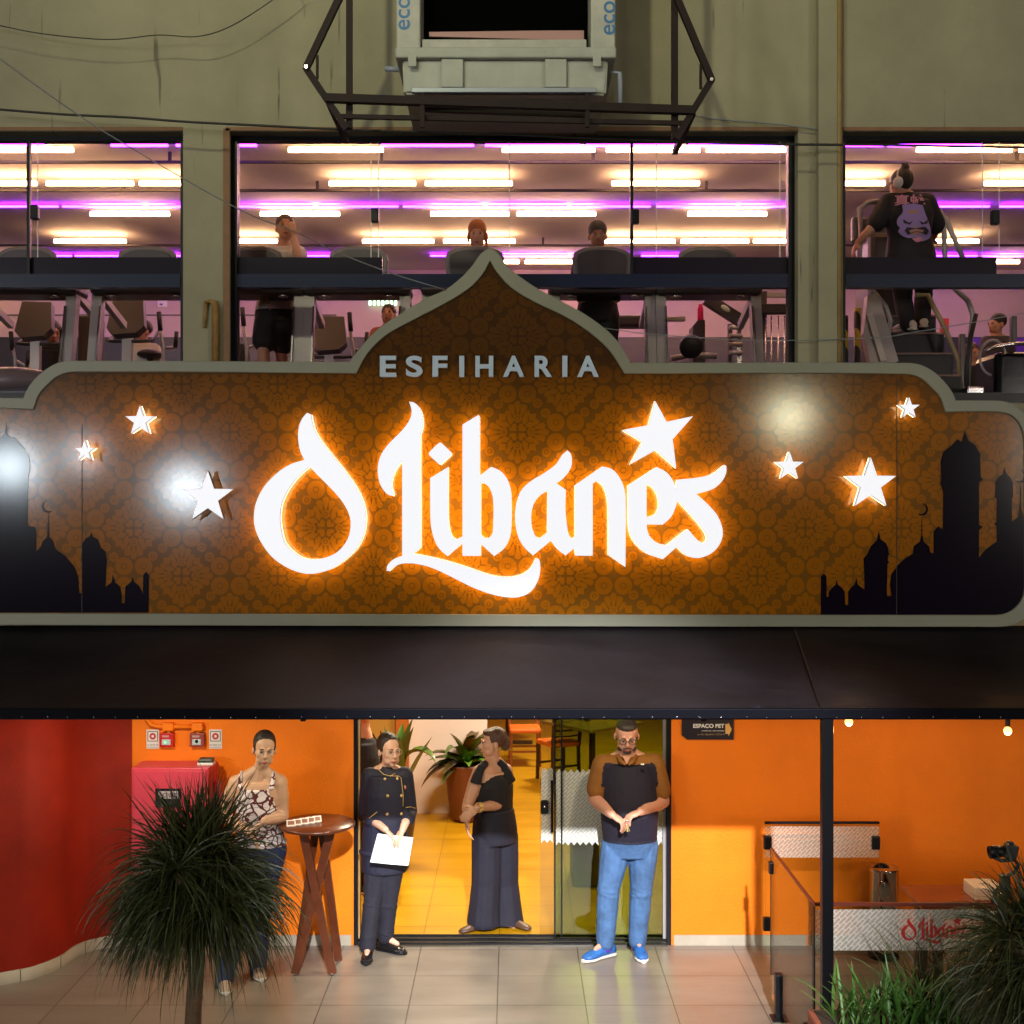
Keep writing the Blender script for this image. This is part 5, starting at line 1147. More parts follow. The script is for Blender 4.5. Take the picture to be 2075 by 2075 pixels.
for k, (px_, n_, lab) in enumerate(((1710, 26, 'green strap leaved plant at the left end of the planter beside the post'), (1760, 34, 'green strap leaved plant second from the post in the planter'), (1815, 36, 'green strap leaved plant in the middle of the planter'), (1868, 36, 'green strap leaved plant below the railing logo'), (1925, 30, 'green strap leaved plant nearest the drooping palm'))):
    b0 = P(px_, 0, PL-.05); t = thing('strap_leaf_plant', lab, 'plant', (b0.x, PL-.05, zp), 'strap leaved plants in the planter')
    g = B()
    for q in range(n_):
        a = random.uniform(0, 2*PI); e = random.uniform(.85, 1.45); leafblade(g, (b0.x+random.uniform(-.07, .07), PL-.08+random.uniform(-.12, .1), zp), (math.cos(a)*math.cos(e), math.sin(a)*math.cos(e), math.sin(e)), random.uniform(.17, .36), random.uniform(.014, .024), random.uniform(.3, 1.3), 6, .3)
    obj('leaves', g, M_lily, t, recalc=False)
random.seed(5)
t = thing('bamboo_grass', 'thin arching grass stems behind the strap leaved plants', 'plant', (P(1900, 0, 6.9).x, 6.9, 0))
g = B()
for k in range(130):
    b0 = P(random.uniform(1840, 2010), 0, 6.75); a = random.uniform(0, 2*PI); strand(g, (b0.x, 6.75+random.uniform(-.06, .1), .35+random.random()*.3), (.5*math.cos(a), .4*math.sin(a), 1), random.uniform(.4, .75), .009, 1.4)
obj('leaves', g, M_grass, t, recalc=False)
# ---------------------------------------------------------------- people
M_eyew = mat('eye_white', (.5, .46, .44), .3); M_eyed = mat('eye_dark', (.02, .012, .008), .2)
def skinm(name, c): return mat(name, c, .5, var=.07, vscale=30, sss=.12)
def V3(*a): return Vector(a)
def chain(g, pts, rs, n=12):
    tube(g, pts, rs, n)
    for p, r in zip(pts, rs if isinstance(rs, (list, tuple)) else [rs]*len(pts)): ell(g, p, r*.995, None, 10, 8)
def limb(g, a, b, r0, rm, r1, mpos=.35, k=1.0):
    a, b = Vector(a), Vector(b); chain(g, [a, a.lerp(b, mpos), b], [r0*k, rm*k, r1*k])
def hand(g, w, d, nrm, curl=.5, sgn=1, s=1.0):
    """palm + five fingers. w wrist, d direction, nrm palm normal (side the fingers curl to)"""
    w, d, nrm = Vector(w), Vector(d).normalized(), Vector(nrm); nrm = (nrm-d*nrm.dot(d)).normalized(); sd = d.cross(nrm)*sgn
    M = Matrix((sd, d, nrm)).transposed().to_4x4(); M.translation = w
    ell(g, (0, .045*s, 0), (.040*s, .055*s, .017*s), M, 12, 10)
    for x, L in ((-.030, .062), (-.010, .073), (.010, .069), (.029, .054)):
        p = w+sd*x*s+d*.085*s; dd = d.copy(); pts = [w+sd*x*s*.7+d*.05*s, p]
        for q in range(3):
            dd = (dd*math.cos(curl*.8)+nrm*math.sin(curl*.8)).normalized(); p = p+dd*L*s*.36; pts.append(p)
            nrm2 = nrm
        chain(g, pts, [.0095*s, .0095*s, .009*s, .0085*s, .0072*s], 8)
    p = w+sd*(-.032)*s+d*.025*s; t1 = (sd*-.75+d*.7+nrm*.3).normalized(); t2 = (sd*-.3+d*.9+nrm*.35).normalized()
    chain(g, [w+d*.02*s-sd*.01*s, p, p+t1*.032*s, p+t1*.032*s+t2*.028*s], [.014*s, .0125*s, .0105*s, .0085*s], 8)
def headframe(c, yaw, pitch=0, roll=0):
    """yaw 0 faces the viewer (-y); positive turns to the viewer's right"""
    return Matrix.Translation(c) @ Matrix.Rotation(yaw, 4, 'Z') @ Matrix.Rotation(roll, 4, 'Y') @ Matrix.Rotation(pitch, 4, 'X')
# head local frame: -y forward, z up, origin mid head
def headshape(g, M, s=1.0, w=1.0, jaw=1.0):
    def E(c, r): ell(g, [k*s for k in c], [k*s for k in r], M, 18, 14)
    E((0, .018, .035), (.074*w, .092, .085)); E((0, -.022, -.035), (.062*w, .068, .078)); E((0, -.052, -.092), (.026*w*jaw, .028, .024))
    for x in (-1, 1):
        E((x*.034*w, -.036, -.066), (.026*jaw, .038, .032)); E((x*.036*w, -.050, -.018), (.029, .029, .03)); E((x*.077*w, .012, -.012), (.010, .019, .03))
        E((x*.031, -.082, .022), (.022, .012, .009))
    t = bmesh.new(); tube(t, [Vector(p)*s for p in ((0, -.082, .012), (0, -.098, -.012), (0, -.107, -.030))], [.009*s, .011*s, .014*s], 8); merge(g, t, M)
    E((0, -.098, -.033), (.017, .013, .011)); E((0, -.082, -.062), (.024, .012, .007)); E((0, -.080, -.073), (.020, .012, .007))
def facebits(root, M, s=1.0, hairm=None, lipc=(.35, .10, .08), glasses=None, brow=True, look=(0, 0)):
    hairm = hairm or MATS['hair_dark']
    for x in (-1, 1):
        g = B(); ell(g, (x*.031*s, -.079*s, .004*s), (.0135*s, .010*s, .0075*s), M, 12, 8); e = obj('eye', g, M_eyew, root)
        g = B(); ell(g, ((x*.031+look[0])*s, -.0868*s, (.004+look[1])*s), (.0062*s, .004*s, .0064*s), M, 10, 8); obj('iris', g, M_eyed, e)
        g = B(); t = bmesh.new(); tube(t, [Vector(p)*s for p in ((x*.014, -.094, .023), (x*.03, -.0945, .030), (x*.048, -.083, .024))], [.002*s, .0026*s, .0014*s], 6); merge(g, t, M); obj('eyebrow', g, hairm, root)
        g = B(); t = bmesh.new(); tube(t, [Vector(p)*s for p in ((x*.017, -.0885, .008), (x*.031, -.0905, .0135), (x*.046, -.082, .007))], .0012*s, 6); merge(g, t, M); obj('eyelid', g, hairm, root)
    g = B(); t = bmesh.new(); tube(t, [Vector(p)*s for p in ((-.025, -.084, -.068), (-.008, -.0945, -.0655), (.008, -.0945, -.0655), (.025, -.084, -.068))], [.0018*s, .0044*s, .0044*s, .0018*s], 6); tube(t, [Vector(p)*s for p in ((-.02, -.084, -.071), (0, -.094, -.0745), (.02, -.084, -.071))], [.0015*s, .005*s, .0015*s], 6); merge(g, t, M)
    obj('lips', g, mat('lips_%d' % int(lipc[0]*1000), lipc, .4), root)
    if glasses:
        g = B()
        for x in (-1, 1):
            t = bmesh.new(); tube(t, [Vector((x*.034+.024*math.cos(a)*abs(math.cos(a))**-.25, -.106+.01*abs(math.cos(a)), .002+.019*math.sin(a)))*s for a in [2*PI*k/16+.01 for k in range(17)]], glasses[1]*s, 6); merge(g, t, M)
            t = bmesh.new(); tube(t, [Vector(p)*s for p in ((x*.057, -.095, .006), (x*.078, -.03, .006), (x*.08, .02, -.004))], glasses[1]*.8*s, 6); merge(g, t, M)
        t = bmesh.new(); tube(t, [Vector(p)*s for p in ((-.012, -.107, .006), (0, -.109, .009), (.012, -.107, .006))], glasses[1]*s, 6); merge(g, t, M)
        obj('glasses', g, glasses[0], root)
H_dark = mat('hair_dark', (.018, .011, .008), .45, var=.3, vscale=60, bump=.6, bscale=180)
H_brown = mat('hair_brown', (.075, .032, .018), .42, var=.35, vscale=60, bump=.6, bscale=180)
H_grey = mat('hair_greying', (.045, .035, .032), .5, var=.4, vscale=80, bump=.6, bscale=180)
H_red = mat('hair_copper', (.42, .12, .02), .45, var=.3, vscale=60, bump=.6, bscale=180)
def dirv(a, b): return (Vector(b)-Vector(a)).normalized()

def figure(lab, D, J, skin, voxel_=.008, k=1.0, rad=None, hands=True, head=None, cat='person', root_at=None, group=None):
    """J: joints in world space. builds root + body; returns root, right and forward vectors"""
    R = dict(sh=.052, el=.036, wr=.025, fa=.041, hip=.085, thigh=.085, kn=.052, calf=.056, an=.036, neck=.052, torso=((.155, .10), (.165, .115), (.135, .10), (.165, .12), (.16, .115)))
    if rad: R.update(rad)
    base = root_at or Vector(((J['aL'].x+J['aR'].x)/2, (J['aL'].y+J['aR'].y)/2, 0)) if 'aL' in J else root_at
    root = thing('person', lab, cat, base, group); g = B()
    rt = (J['sR']-J['sL']).normalized(); fw = rt.cross(V3(0, 0, 1)).normalized()   # rt = viewer's right when facing us
    if 'fw' in J: fw = J['fw']
    sc, pc = (J['sL']+J['sR'])/2, (J['hL']+J['hR'])/2; up = sc-pc
    T = R['torso']; ts = [(1.02, *T[0]), (.80, *T[1]), (.42, *T[2]), (.08, *T[3]), (-.12, *T[4])]
    side = V3(rt.x, rt.y, 0).normalized()
    if 'hipside' in J: hs = J['hipside']
    else: hs = V3(*(J['hR']-J['hL'])).normalized()
    st = []
    for u, a, b in ts:
        s2 = side.lerp(hs, max(0, min(1, 1-u))).normalized(); f2 = s2.cross(V3(0, 0, 1)).normalized()
        off = J.get('belly', 0)*math.exp(-((u-.38)/.28)**2)
        st.append((pc+up*u+f2*off, s2*a, f2*(b+off*.4)))
    loft(g, st, 22)
    chain(g, [sc-V3(0, 0, .02), J['neck'], J['head']-V3(0, 0, .05)], [R['neck']*1.25, R['neck'], R['neck']])
    for s in 'LR':
        chain(g, [sc.lerp(J['s'+s], .45), J['s'+s]], [.07*k, R['sh']*1.05]); nb = J['neck']-V3(0, 0, .005); chain(g, [nb, nb.lerp(J['s'+s], .45)+V3(0, 0, -.002), J['s'+s]], [R['neck']*.95, .05, R['sh']*.98])
        limb(g, J['s'+s], J['e'+s], R['sh'], R['sh']*1.0, R['el'], .4); limb(g, J['e'+s], J['w'+s], R['el'], R['fa'], R['wr'], .28)
        if hands and 'hd'+s in J: hand(g, J['w'+s], J['hd'+s], J['hn'+s], J.get('curl', .5), -1 if s == 'L' else 1, J.get('hs', 1.0))
        if 'k'+s in J:
            limb(g, J['h'+s], J['k'+s], R['hip'], R['thigh'], R['kn'], .3); limb(g, J['k'+s], J['a'+s], R['kn'], R['calf'], R['an'], .3)
            fd = J.get('fd'+s, fw); chain(g, [J['a'+s], J['a'+s]-V3(0, 0, .03)+fd*.02, J['a'+s]-V3(0, 0, .06)+fd*.10], [R['an'], .028, .018])
    M = headframe(J['head'], *J['face']); headshape(g, M, J.get('hsz', 1.0), J.get('hw', 1.0), J.get('jaw', 1.0))
    o = obj('body', voxel(g, voxel_, 2), skin, root)
    return root, side, fw, M, st, R
def garment_torso(g, st, grow, lo=0, hi=5):
    s2 = []
    for c, a, b in st[lo:hi]: s2.append((c, a.normalized()*(a.length+grow), b.normalized()*(b.length+grow)))
    loft(g, s2, 24)
def legs_cloth(root, J, R, m, grow=.012, hem=.035, voxel_=.008, kneel=1.0, st=None, nm='trousers', wide=None):
    g = B()
    if st: loft(g, [(c, a.normalized()*(a.length+grow), b.normalized()*(b.length+grow)) for c, a, b in st[2:5]], 22)
    for s in 'LR':
        h, kn, an = J['h'+s], J['k'+s], J['a'+s]; e = an.lerp(kn, -.06); w = wide or R['an']+grow+.012
        chain(g, [h, h.lerp(kn, .3), kn, kn.lerp(an, .35), e], [R['hip']+grow*1.2, R['thigh']+grow, R['kn']+grow*1.2, R['calf']+grow*1.1, w])
        for q in range(6):  # fabric folds round the knee and the hem
            t = random.choice((random.uniform(-.12, .15), random.uniform(.75, .97))); p = kn.lerp(an, t) if t > 0 else kn.lerp(h, -t); r = (R['kn']+grow*1.25) if t < .5 else w*1.02
            d = dirv(kn, an); sd = d.cross(V3(0, 1, 0)).normalized(); tube(g, [p+sd*r*math.cos(a)+d.cross(sd)*r*math.sin(a)+d*.02*math.sin(a+q) for a in [2*PI*z/10 for z in range(11)]], .006, 6)
    return obj(nm, voxel(g, voxel_, 2), m, root)
def sleeve(g, J, s, R, frac, grow, flare=1.12):
    a, e, w = J['s'+s], J['e'+s], J['w'+s]
    if frac <= 1: chain(g, [a, a.lerp(e, frac*.5), a.lerp(e, frac)], [R['sh']+grow, R['sh']+grow, (R['el']+(R['sh']-R['el'])*(1-frac)+grow)*flare])
    else: chain(g, [a, a.lerp(e, .5), e, e.lerp(w, frac-1)], [R['sh']+grow, R['sh']+grow*.9, R['el']+grow*1.3, (R['fa']+grow)*flare*.98])
def shoe(root, an, fd, m, msole=None, L=.27, w=.047, h=.07, extra=None, z0=None):
    fd = Vector((fd.x, fd.y, 0)).normalized(); sd = Vector((fd.y, -fd.x, 0)); z0 = z0 if z0 is not None else 0
    M = Matrix((sd, -fd, V3(0, 0, 1))).transposed().to_4x4(); M.translation = V3(an.x, an.y, z0)-fd*.0
    g = B(); st = []
    for y, a, b, z in ((.075, .030, .030, .045), (.05, .037, .042, .055), (0, .037, .046, .058), (-.06, .040, .036, .045), (-.12, w, .028, .036), (-.165, w*.85, .021, .030), (-.19, w*.4, .012, .026)):
        st.append((M @ V3(0, y*L/.27, z*h/.07), (M.to_3x3() @ V3(a, 0, 0)), (M.to_3x3() @ V3(0, 0, b*h/.07))))
    loft(g, st, 18); o = obj('shoe', g, m, root)
    if msole:
        g = B(); st = []
        for y, a in ((.085, .026), (.06, .039), (0, .036), (-.07, .042), (-.125, w+.004), (-.17, w*.88), (-.20, w*.4)): st.append((M @ V3(0, y*L/.27, .014), M.to_3x3() @ V3(a, 0, 0), M.to_3x3() @ V3(0, 0, .013)))
        loft(g, st, 18); obj('sole', g, msole, o)
    return o, M

def project(root, px, py, d=9.0, push=.004, names=('chef_jacket',)):
    """point on the garment under a photo position"""
    best = None; o_ = P(px, py, 1); dr = (o_-V3(0, 0, H)).normalized()
    for ch in root.children:
        if ch.name.split('.')[0] in names:
            ok, loc_, nn, _ = ch.ray_cast(V3(0, 0, H)-ROOT[root.name], dr)
            if ok:
                w = loc_+ROOT[root.name]
                if best is None or w.y < best.y: best = w
    return (best if best is not None else P(px, py, d))-dr*push
def vp(px, py, d): return P(px, py, d)
# ---- man in the brown and navy polo
dm = 9.34
J = dict(head=vp(1270, 1491, dm-.05), face=(-.02, .30, 0), neck=vp(1271, 1524, dm), sL=vp(1221, 1550, dm), sR=vp(1325, 1548, dm),
 eL=vp(1204, 1618, dm+.02), eR=vp(1344, 1624, dm+.04), wL=vp(1240, 1651, dm-.27), wR=vp(1297, 1645, dm-.27),
 hL=vp(1249, 1712, dm+.02), hR=vp(1303, 1712, dm+.02), kL=vp(1233, 1802, dm-.05), kR=vp(1299, 1802, dm), aL=vp(1227, 1902, dm-.06), aR=vp(1292, 1900, dm+.02),
 hdL=V3(.75, -.35, -.45), hnL=V3(.3, -.1, -1), hdR=V3(-.8, -.35, -.25), hnR=V3(-.3, -.1, -1), curl=1.0, belly=.045, hw=1.1, jaw=1.25, hsz=1.04, hs=1.1, fdL=V3(-.8, -.6, 0), fdR=V3(.1, -1, 0))
RM = dict(sh=.066, el=.05, wr=.032, fa=.054, hip=.105, thigh=.10, kn=.068, calf=.069, an=.045, neck=.068, torso=((.17, .12), (.205, .15), (.205, .16), (.19, .15), (.17, .13)))
S_m = skinm('skin_ruddy', (.62, .31, .21))
root, sd, fw, M, st, R = figure('man in brown and navy polo shirt and blue jeans looking down at his keys', dm, J, S_m, .0075, rad=RM)
facebits(root, M, 1.04, mat('hair_greying', (.04, .03, .028)), glasses=(mat('black_frame', (.015, .012, .012), .3), .0028), look=(0, -.004))
g = B(); ell(g, (0, .022, .055), (.082, .093, .082), M); ell(g, (0, -.03, .092), (.068, .05, .03), M); obj('hair', voxel(g, .007, 1), H_grey, root)
g = B()
for x in (-1, 1): ell(g, (x*.05, -.046, -.075), (.022, .032, .027), M)
ell(g, (0, -.066, -.098), (.034, .028, .021), M); t = bmesh.new(); tube(t, [V3(-.033, -.085, -.064), V3(0, -.102, -.054), V3(.033, -.085, -.064)], .006, 6); merge(g, t, M); obj('beard', voxel(g, .005, 1), H_grey, root)
g = B(); garment_torso(g, [(c, a, b) for c, a, b in st], .016, 0, 4)
hemst = [(st[3][0], st[3][1]*1.11, st[3][2]*1.12), (vp(1276, 1700, dm)+V3(0, -.01, 0), st[3][1]*1.12, st[3][2]*1.13)]
loft(g, hemst, 24)
for s in 'LR': chain(g, [(J['sL']+J['sR'])/2+V3(0, 0, -.01), J['s'+s]+V3(0, 0, .0)], [.105, R['sh']+.016]); sleeve(g, J, s, R, .72, .017, 1.12)
me = voxel(g, .008, 3); o = obj('polo_shirt', me, [mat('brown_knit', (.26, .10, .012), .8, var=.15, bump=.5, bscale=20), mat('navy_knit', (.010, .007, .020), .8, var=.2, bump=.5, bscale=20)], root)
off = ROOT[root.name]; zl = vp(0, 1543, dm).z; xa, xb = vp(1216, 0, dm).x, vp(1326, 0, dm).x
def segd(p, a, b): t = max(0, min(1, (p-a).dot(b-a)/(b-a).length_squared)); return (p-a.lerp(b, t)).length
for p in me.polygons:
    c = p.center+off; da_ = min(segd(c, J['sL']+V3(-.03, 0, .03), J['eL']), segd(c, J['sR']+V3(.03, 0, .03), J['eR'])); lim = .118 if c.z < vp(0, 1590, dm).z else .088
    if c.z < zl-.006*math.cos(c.x*14) and da_ > lim and c.y < dm+.13: p.material_index = 1
g = B()
for s in (-1, 1): a = vp(1271+s*22, 1527, dm-.02); b_ = vp(1271+s*12, 1542, dm-.14); c_ = vp(1271+s*2, 1549, dm-.16); bar(g, a, b_, .035, .008, V3(0, -1, .3)); bar(g, b_, c_, .03, .008, V3(0, -1, .3))
obj('collar', voxel(g, .006, 2), mat('brown_knit_collar', (.24, .09, .012), .8), root)
g = B(); a = vp(1270, 1546, dm-.155); prism(g, [(a.x-.03, a.z+.05), (a.x+.03, a.z+.05), (a.x, a.z-.01)], a.y-.004, a.y+.05); obj('neck_opening', g, S_m, root)
g = B(); c = vp(1302, 1549, dm-.19); box(g, (c.x-.012, c.y, c.z-.004), (c.x+.012, c.y+.02, c.z+.004)); obj('chest_label', g, M_white, root)
M_jean = mat('bright_blue_denim', (.06, .135, .29), .85, var=.38, vscale=7, bump=.8, bscale=22)
legs_cloth(root, J, R, M_jean, .013, st=st, nm='jeans')
M_blue = mat('blue_trainer', (.02, .12, .38), .5, var=.4, vscale=25); M_sole = mat('white_sole', (.7, .66, .58), .5); M_purp = mat('purple_sock', (.10, .03, .42), .7)
for s, fd in (('L', V3(-.85, -.55, 0)), ('R', V3(.12, -1, 0))):
    o, Mx = shoe(root, J['a'+s], fd, M_blue, M_sole, .29, .05, .08); g = B(); chain(g, [J['a'+s]+V3(0, 0, .035), J['a'+s]-V3(0, 0, .03), J['a'+s]-V3(0, 0, .06)], [.06, .06, .052]); obj('sock', g, M_purp, root)
    g = B()
    for q in range(4): tube(g, [Mx @ V3(-.028, -.03-q*.025, .078-q*.008), Mx @ V3(0, -.04-q*.025, .104-q*.012), Mx @ V3(.028, -.03-q*.025, .078-q*.008)], .0045, 6)
    obj('laces', g, M_sole, o)
c = (J['wL']+J['wR'])/2+V3(0, -.07, -.05); t = thing('keys', 'small bunch of keys held in the fingers of the man in jeans', 'keys', c)
g = B(); tube(g, [c+V3(.014*math.cos(a), 0, .014*math.sin(a)) for a in [2*PI*z/12 for z in range(13)]], .0025, 6); obj('ring', g, M_chrome, t)
for a in (-.3, .1, .4): g = B(); q = c+V3(0, 0, -.012); bar(g, q, q+V3(math.sin(a)*.055, 0, -.055*math.cos(a)), .012, .004); obj('key', g, mat('brass_trim', (.7, .5, .22)), t)

# ---- chef in navy jacket with gold piping
dc = 9.38
J = dict(head=vp(789, 1521, dc-.03), face=(.55, .02, 0), neck=vp(785, 1553, dc), sL=vp(750, 1573, dc), sR=vp(819, 1571, dc),
 eL=vp(741, 1652, dc+.02), eR=vp(829, 1645, dc+.02), wL=vp(781, 1681, dc-.21), wR=vp(816, 1682, dc-.21), hL=vp(766, 1745, dc), hR=vp(792, 1745, dc),
 kL=vp(755, 1826, dc-.06), kR=vp(787, 1826, dc), aL=vp(745, 1912, dc-.1), aR=vp(781, 1893, dc+.03),
 hdL=V3(.7, -.3, -.6), hnL=V3(.2, -.3, -1), hdR=V3(-.45, -.3, -.8), hnR=V3(-.3, -.2, -1), curl=.45, fdL=V3(.05, -1, 0), fdR=V3(.95, -.4, 0))
S_c = skinm('skin_fair', (.66, .39, .27))
RC = dict(sh=.05, el=.038, wr=.026, fa=.038, hip=.088, thigh=.088, kn=.055, calf=.056, an=.038, neck=.05, torso=((.14, .10), (.165, .12), (.155, .115), (.165, .12), (.155, .115)))
root, sd, fw, M, st, R = figure('woman chef in navy double breasted jacket with gold piping holding white sheets of paper', dc, J, S_c, .007, rad=RC)
facebits(root, M, 1.0, glasses=(mat('thin_gold_frame', (.45, .32, .2), .3), .0016), lipc=(.4, .12, .1))
g = B(); ell(g, (0, .034, .048), (.084, .096, .090), M); ell(g, (0, .014, .092), (.062, .064, .030), M)
for x in (-1, 1): ell(g, (x*.070, .012, .03), (.012, .035, .045), M)
ell(g, (0, .10, -.01), (.04, .035, .045), M); chain(g, [M @ V3(.03, .09, -.03), M @ V3(.05, .09, -.12)], [.03, .018]); obj('hair', voxel(g, .007, 1), H_dark, root)
g = B()
for x in (-1, 1): ell(g, (x*.08, .005, -.045), .007, M, 8, 6)
obj('earring', g, M_chrome, root)
M_navy = mat('navy_twill', (.012, .012, .030), .7, var=.3, vscale=5, bump=.6, bscale=16)
g = B(); garment_torso(g, st, .018, 0, 5); loft(g, [(st[3][0], st[3][1]*1.12, st[3][2]*1.15), (vp(777, 1722, dc), st[4][1]*1.25, st[4][2]*1.28)], 24)
for s in 'LR': chain(g, [(J['sL']+J['sR'])/2+V3(0, 0, -.01), J['s'+s]], [.09, R['sh']+.016]); sleeve(g, J, s, R, 1.35, .020, 1.12)
chain(g, [J['neck']-V3(0, 0, .045), J['neck']-V3(0, 0, .028)], [.075, .066])
obj('chef_jacket', voxel(g, .008, 3), M_navy, root)
M_gold = mat('gold_piping', (.75, .52, .18), .35, metal=.4)
dg = bpy.context.evaluated_depsgraph_get()
def piping(pts, nm='piping', r=.003, names=('chef_jacket',)):
    bpy.context.view_layer.update(); q = [project(root, *p, names=names) for p in pts]; g = B(); tube(g, q, r, 6); return obj(nm, g, M_gold, root)
z3 = lambda x, y: (700+x/3.714, 1440+y/3.714)
piping([z3(245, 415), z3(255, 450), z3(290, 480), z3(340, 493), z3(375, 470)]); piping([z3(345, 492), z3(400, 492), z3(418, 505), z3(425, 560), z3(435, 640), z3(433, 720)])
piping([z3(137, 835), z3(185, 805), z3(238, 762)]); piping([z3(455, 728), z3(490, 724), z3(527, 735)])
for x, y in ((297, 514), (390, 512), (318, 641), (420, 640), (314, 779), (420, 778), (300, 914)):
    g = B(); ell(g, project(root, *z3(x, y), push=.0), (.011, .006, .011), None, 12, 8); obj('button', g, M_gold, root)
g = B(); ell(g, project(root, *z3(448, 577), push=0), (.010, .005, .015), None, 12, 8); obj('badge', g, mat('copper_badge', (.6, .25, .12), .4), root)
M_char = mat('charcoal_cotton', (.014, .013, .024), .85, var=.35, vscale=5, bump=.7, bscale=18)
legs_cloth(root, J, R, M_char, .012, st=st)
M_pat = mat('black_patent', (.010, .009, .010), .12)
for s, fd in (('L', V3(.05, -1, 0)), ('R', V3(.93, -.45, 0))): shoe(root, J['a'+s], fd, M_pat, M_black, .25, .043, .06)
pw = [P(765, 1690, dc-.24), P(836, 1698, dc-.24), P(826.5, 1754, dc-.27), P(750, 1747, dc-.27)]
t = thing('paper', 'white sheets of paper held in front of the chef jacket', 'paper', (pw[3]+pw[2])/2)
for k in range(2):
    g = B(); o_ = V3(.004*k, .003*k, .003*k); vs = [[g.verts.new(pw[0].lerp(pw[1], i/6).lerp(pw[3].lerp(pw[2], i/6), j/4)+o_+V3(0, -.008*math.sin(PI*i/6), 0)) for j in range(5)] for i in range(7)]
    for i in range(6):
        for j in range(4): g.faces.new((vs[i][j], vs[i+1][j], vs[i+1][j+1], vs[i][j+1]))
    obj('sheet', g, mat('bright_paper', (.84, .85, .87), .6), t, recalc=False)

# ---- woman in black top and wide trousers, back half turned
dd = df(1877)
J = dict(head=vp(998, 1505, dd-.02), face=(-1.35, .02, .0), neck=vp(1000, 1536, dd), sL=vp(972, 1566, dd-.13), sR=vp(1024, 1563, dd+.0), fw=V3(-.72, -.69, 0),
 eL=vp(948, 1630, dd-.16), eR=vp(1023, 1628, dd-.07), wL=vp(946, 1662, dd-.27), wR=vp(965, 1637, dd-.30), hL=vp(986, 1690, dd-.05), hR=vp(1020, 1690, dd+.04),
 kL=vp(986, 1790, dd-.05), kR=vp(1022, 1790, dd+.05), aL=vp(982, 1862, dd-.07), aR=vp(1030, 1866, dd+.02), hipside=V3(.72, .6, 0).normalized(),
 hdL=V3(.1, -.3, -1), hnL=V3(1, 0, -.1), hdR=V3(-.75, -.2, -.6), hnR=V3(0, 1, -.3), curl=.35, fdL=V3(-.8, -.5, 0), fdR=V3(.6, -.7, 0))
RD_ = dict(sh=.062, el=.046, wr=.028, fa=.048, hip=.11, thigh=.10, kn=.06, calf=.06, an=.04, neck=.055, torso=((.135, .105), (.155, .14), (.148, .125), (.172, .15), (.165, .15)))
S_d = skinm('skin_warm', (.60, .32, .20))
root, sd, fw, M, st, R = figure('woman in sleeveless black top and wide dark trousers turned towards the plant', dd, J, S_d, .007, rad=RD_)
facebits(root, M, 1.0, H_brown)
g = B(); ell(g, (0, .030, .042), (.084, .094, .088), M); ell(g, (0, -.01, .085), (.068, .07, .034), M); ell(g, (0, .105, -.01), (.052, .045, .065), M); obj('hair', voxel(g, .007, 1), H_brown, root)
g = B(); ell(g, (.082, .008, -.045), .009, M, 8, 6); obj('earring', g, mat('gold_piping', (.75, .52, .18)), root)
M_blk = mat('black_jersey', (.007, .006, .009), .8, bump=.2, bscale=200)
g = B(); garment_torso(g, st, .013, 1, 3)
sc = (J['sL']+J['sR'])/2; s0 = st[0]; loft(g, [(s0[0]-V3(0, 0, .012), s0[1]*.80, s0[2]*1.02), (s0[0].lerp(st[1][0], .45), s0[1]*.96, s0[2].lerp(st[1][2], .6)*1.12), (st[1][0], st[1][1]*1.07, st[1][2]*1.09)], 22)
bpy.context.view_layer.update()
for pts in (((985, 1546), (975, 1556), (968, 1572), (964, 1588)), ((1010, 1543), (1020, 1552), (1027, 1566), (1034, 1584))):
    tube(g, [project(root, *q, names=('body',), d=dd, push=.0) for q in pts], [.03, .036, .042, .05], 8)
obj('tank_top', voxel(g, .007, 3), M_blk, root)
M_trou = mat('dark_navy_crepe', (.011, .010, .022), .8, var=.3, vscale=4, bump=.6, bscale=14)
g = B(); loft(g, [(c, a.normalized()*(a.length+.02), b.normalized()*(b.length+.02)) for c, a, b in st[2:5]], 22)
for s in 'LR':
    h, kn, an = J['h'+s], J['k'+s], J['a'+s]; chain(g, [h, h.lerp(kn, .4), kn, an.lerp(kn, .3), an-V3(0, 0, .035)], [.122, .122, .12, .128, .138])
me = voxel(g, .009, 3)
for v in me.vertices:      # soft vertical folds
    w = v.co+ROOT[root.name]; a = math.atan2(w.y-dd, w.x-vp(1003, 0, dd).x); f = max(0, min(1, (.75-w.z)/.6)); v.co.x += .008*f*math.sin(a*11+w.z*2); v.co.y += .012*f*math.sin(a*9)
    if w.z < .03: v.co.z += (.03-w.z)
obj('wide_trousers', me, M_trou, root)
for s, fd in (('L', V3(-.8, -.5, 0)), ('R', V3(.7, -.6, 0))): shoe(root, J['a'+s]+fd*.06, fd, mat('brown_leather', (.09, .045, .03), .4), None, .25, .045, .055)
g = B(); w_ = J['wR'].lerp(J['eR'], .06); d_ = dirv(J['wR'], J['eR']); s_ = d_.cross(V3(0, 0, 1)).normalized(); u_ = s_.cross(d_)
for q in range(3): tube(g, [w_+d_*.012*q+(s_*math.cos(a)+u_*math.sin(a))*.036 for a in [2*PI*z/12 for z in range(13)]], .005, 6)
obj('bracelet', g, mat('gold_piping', (.75, .52, .18)), root)

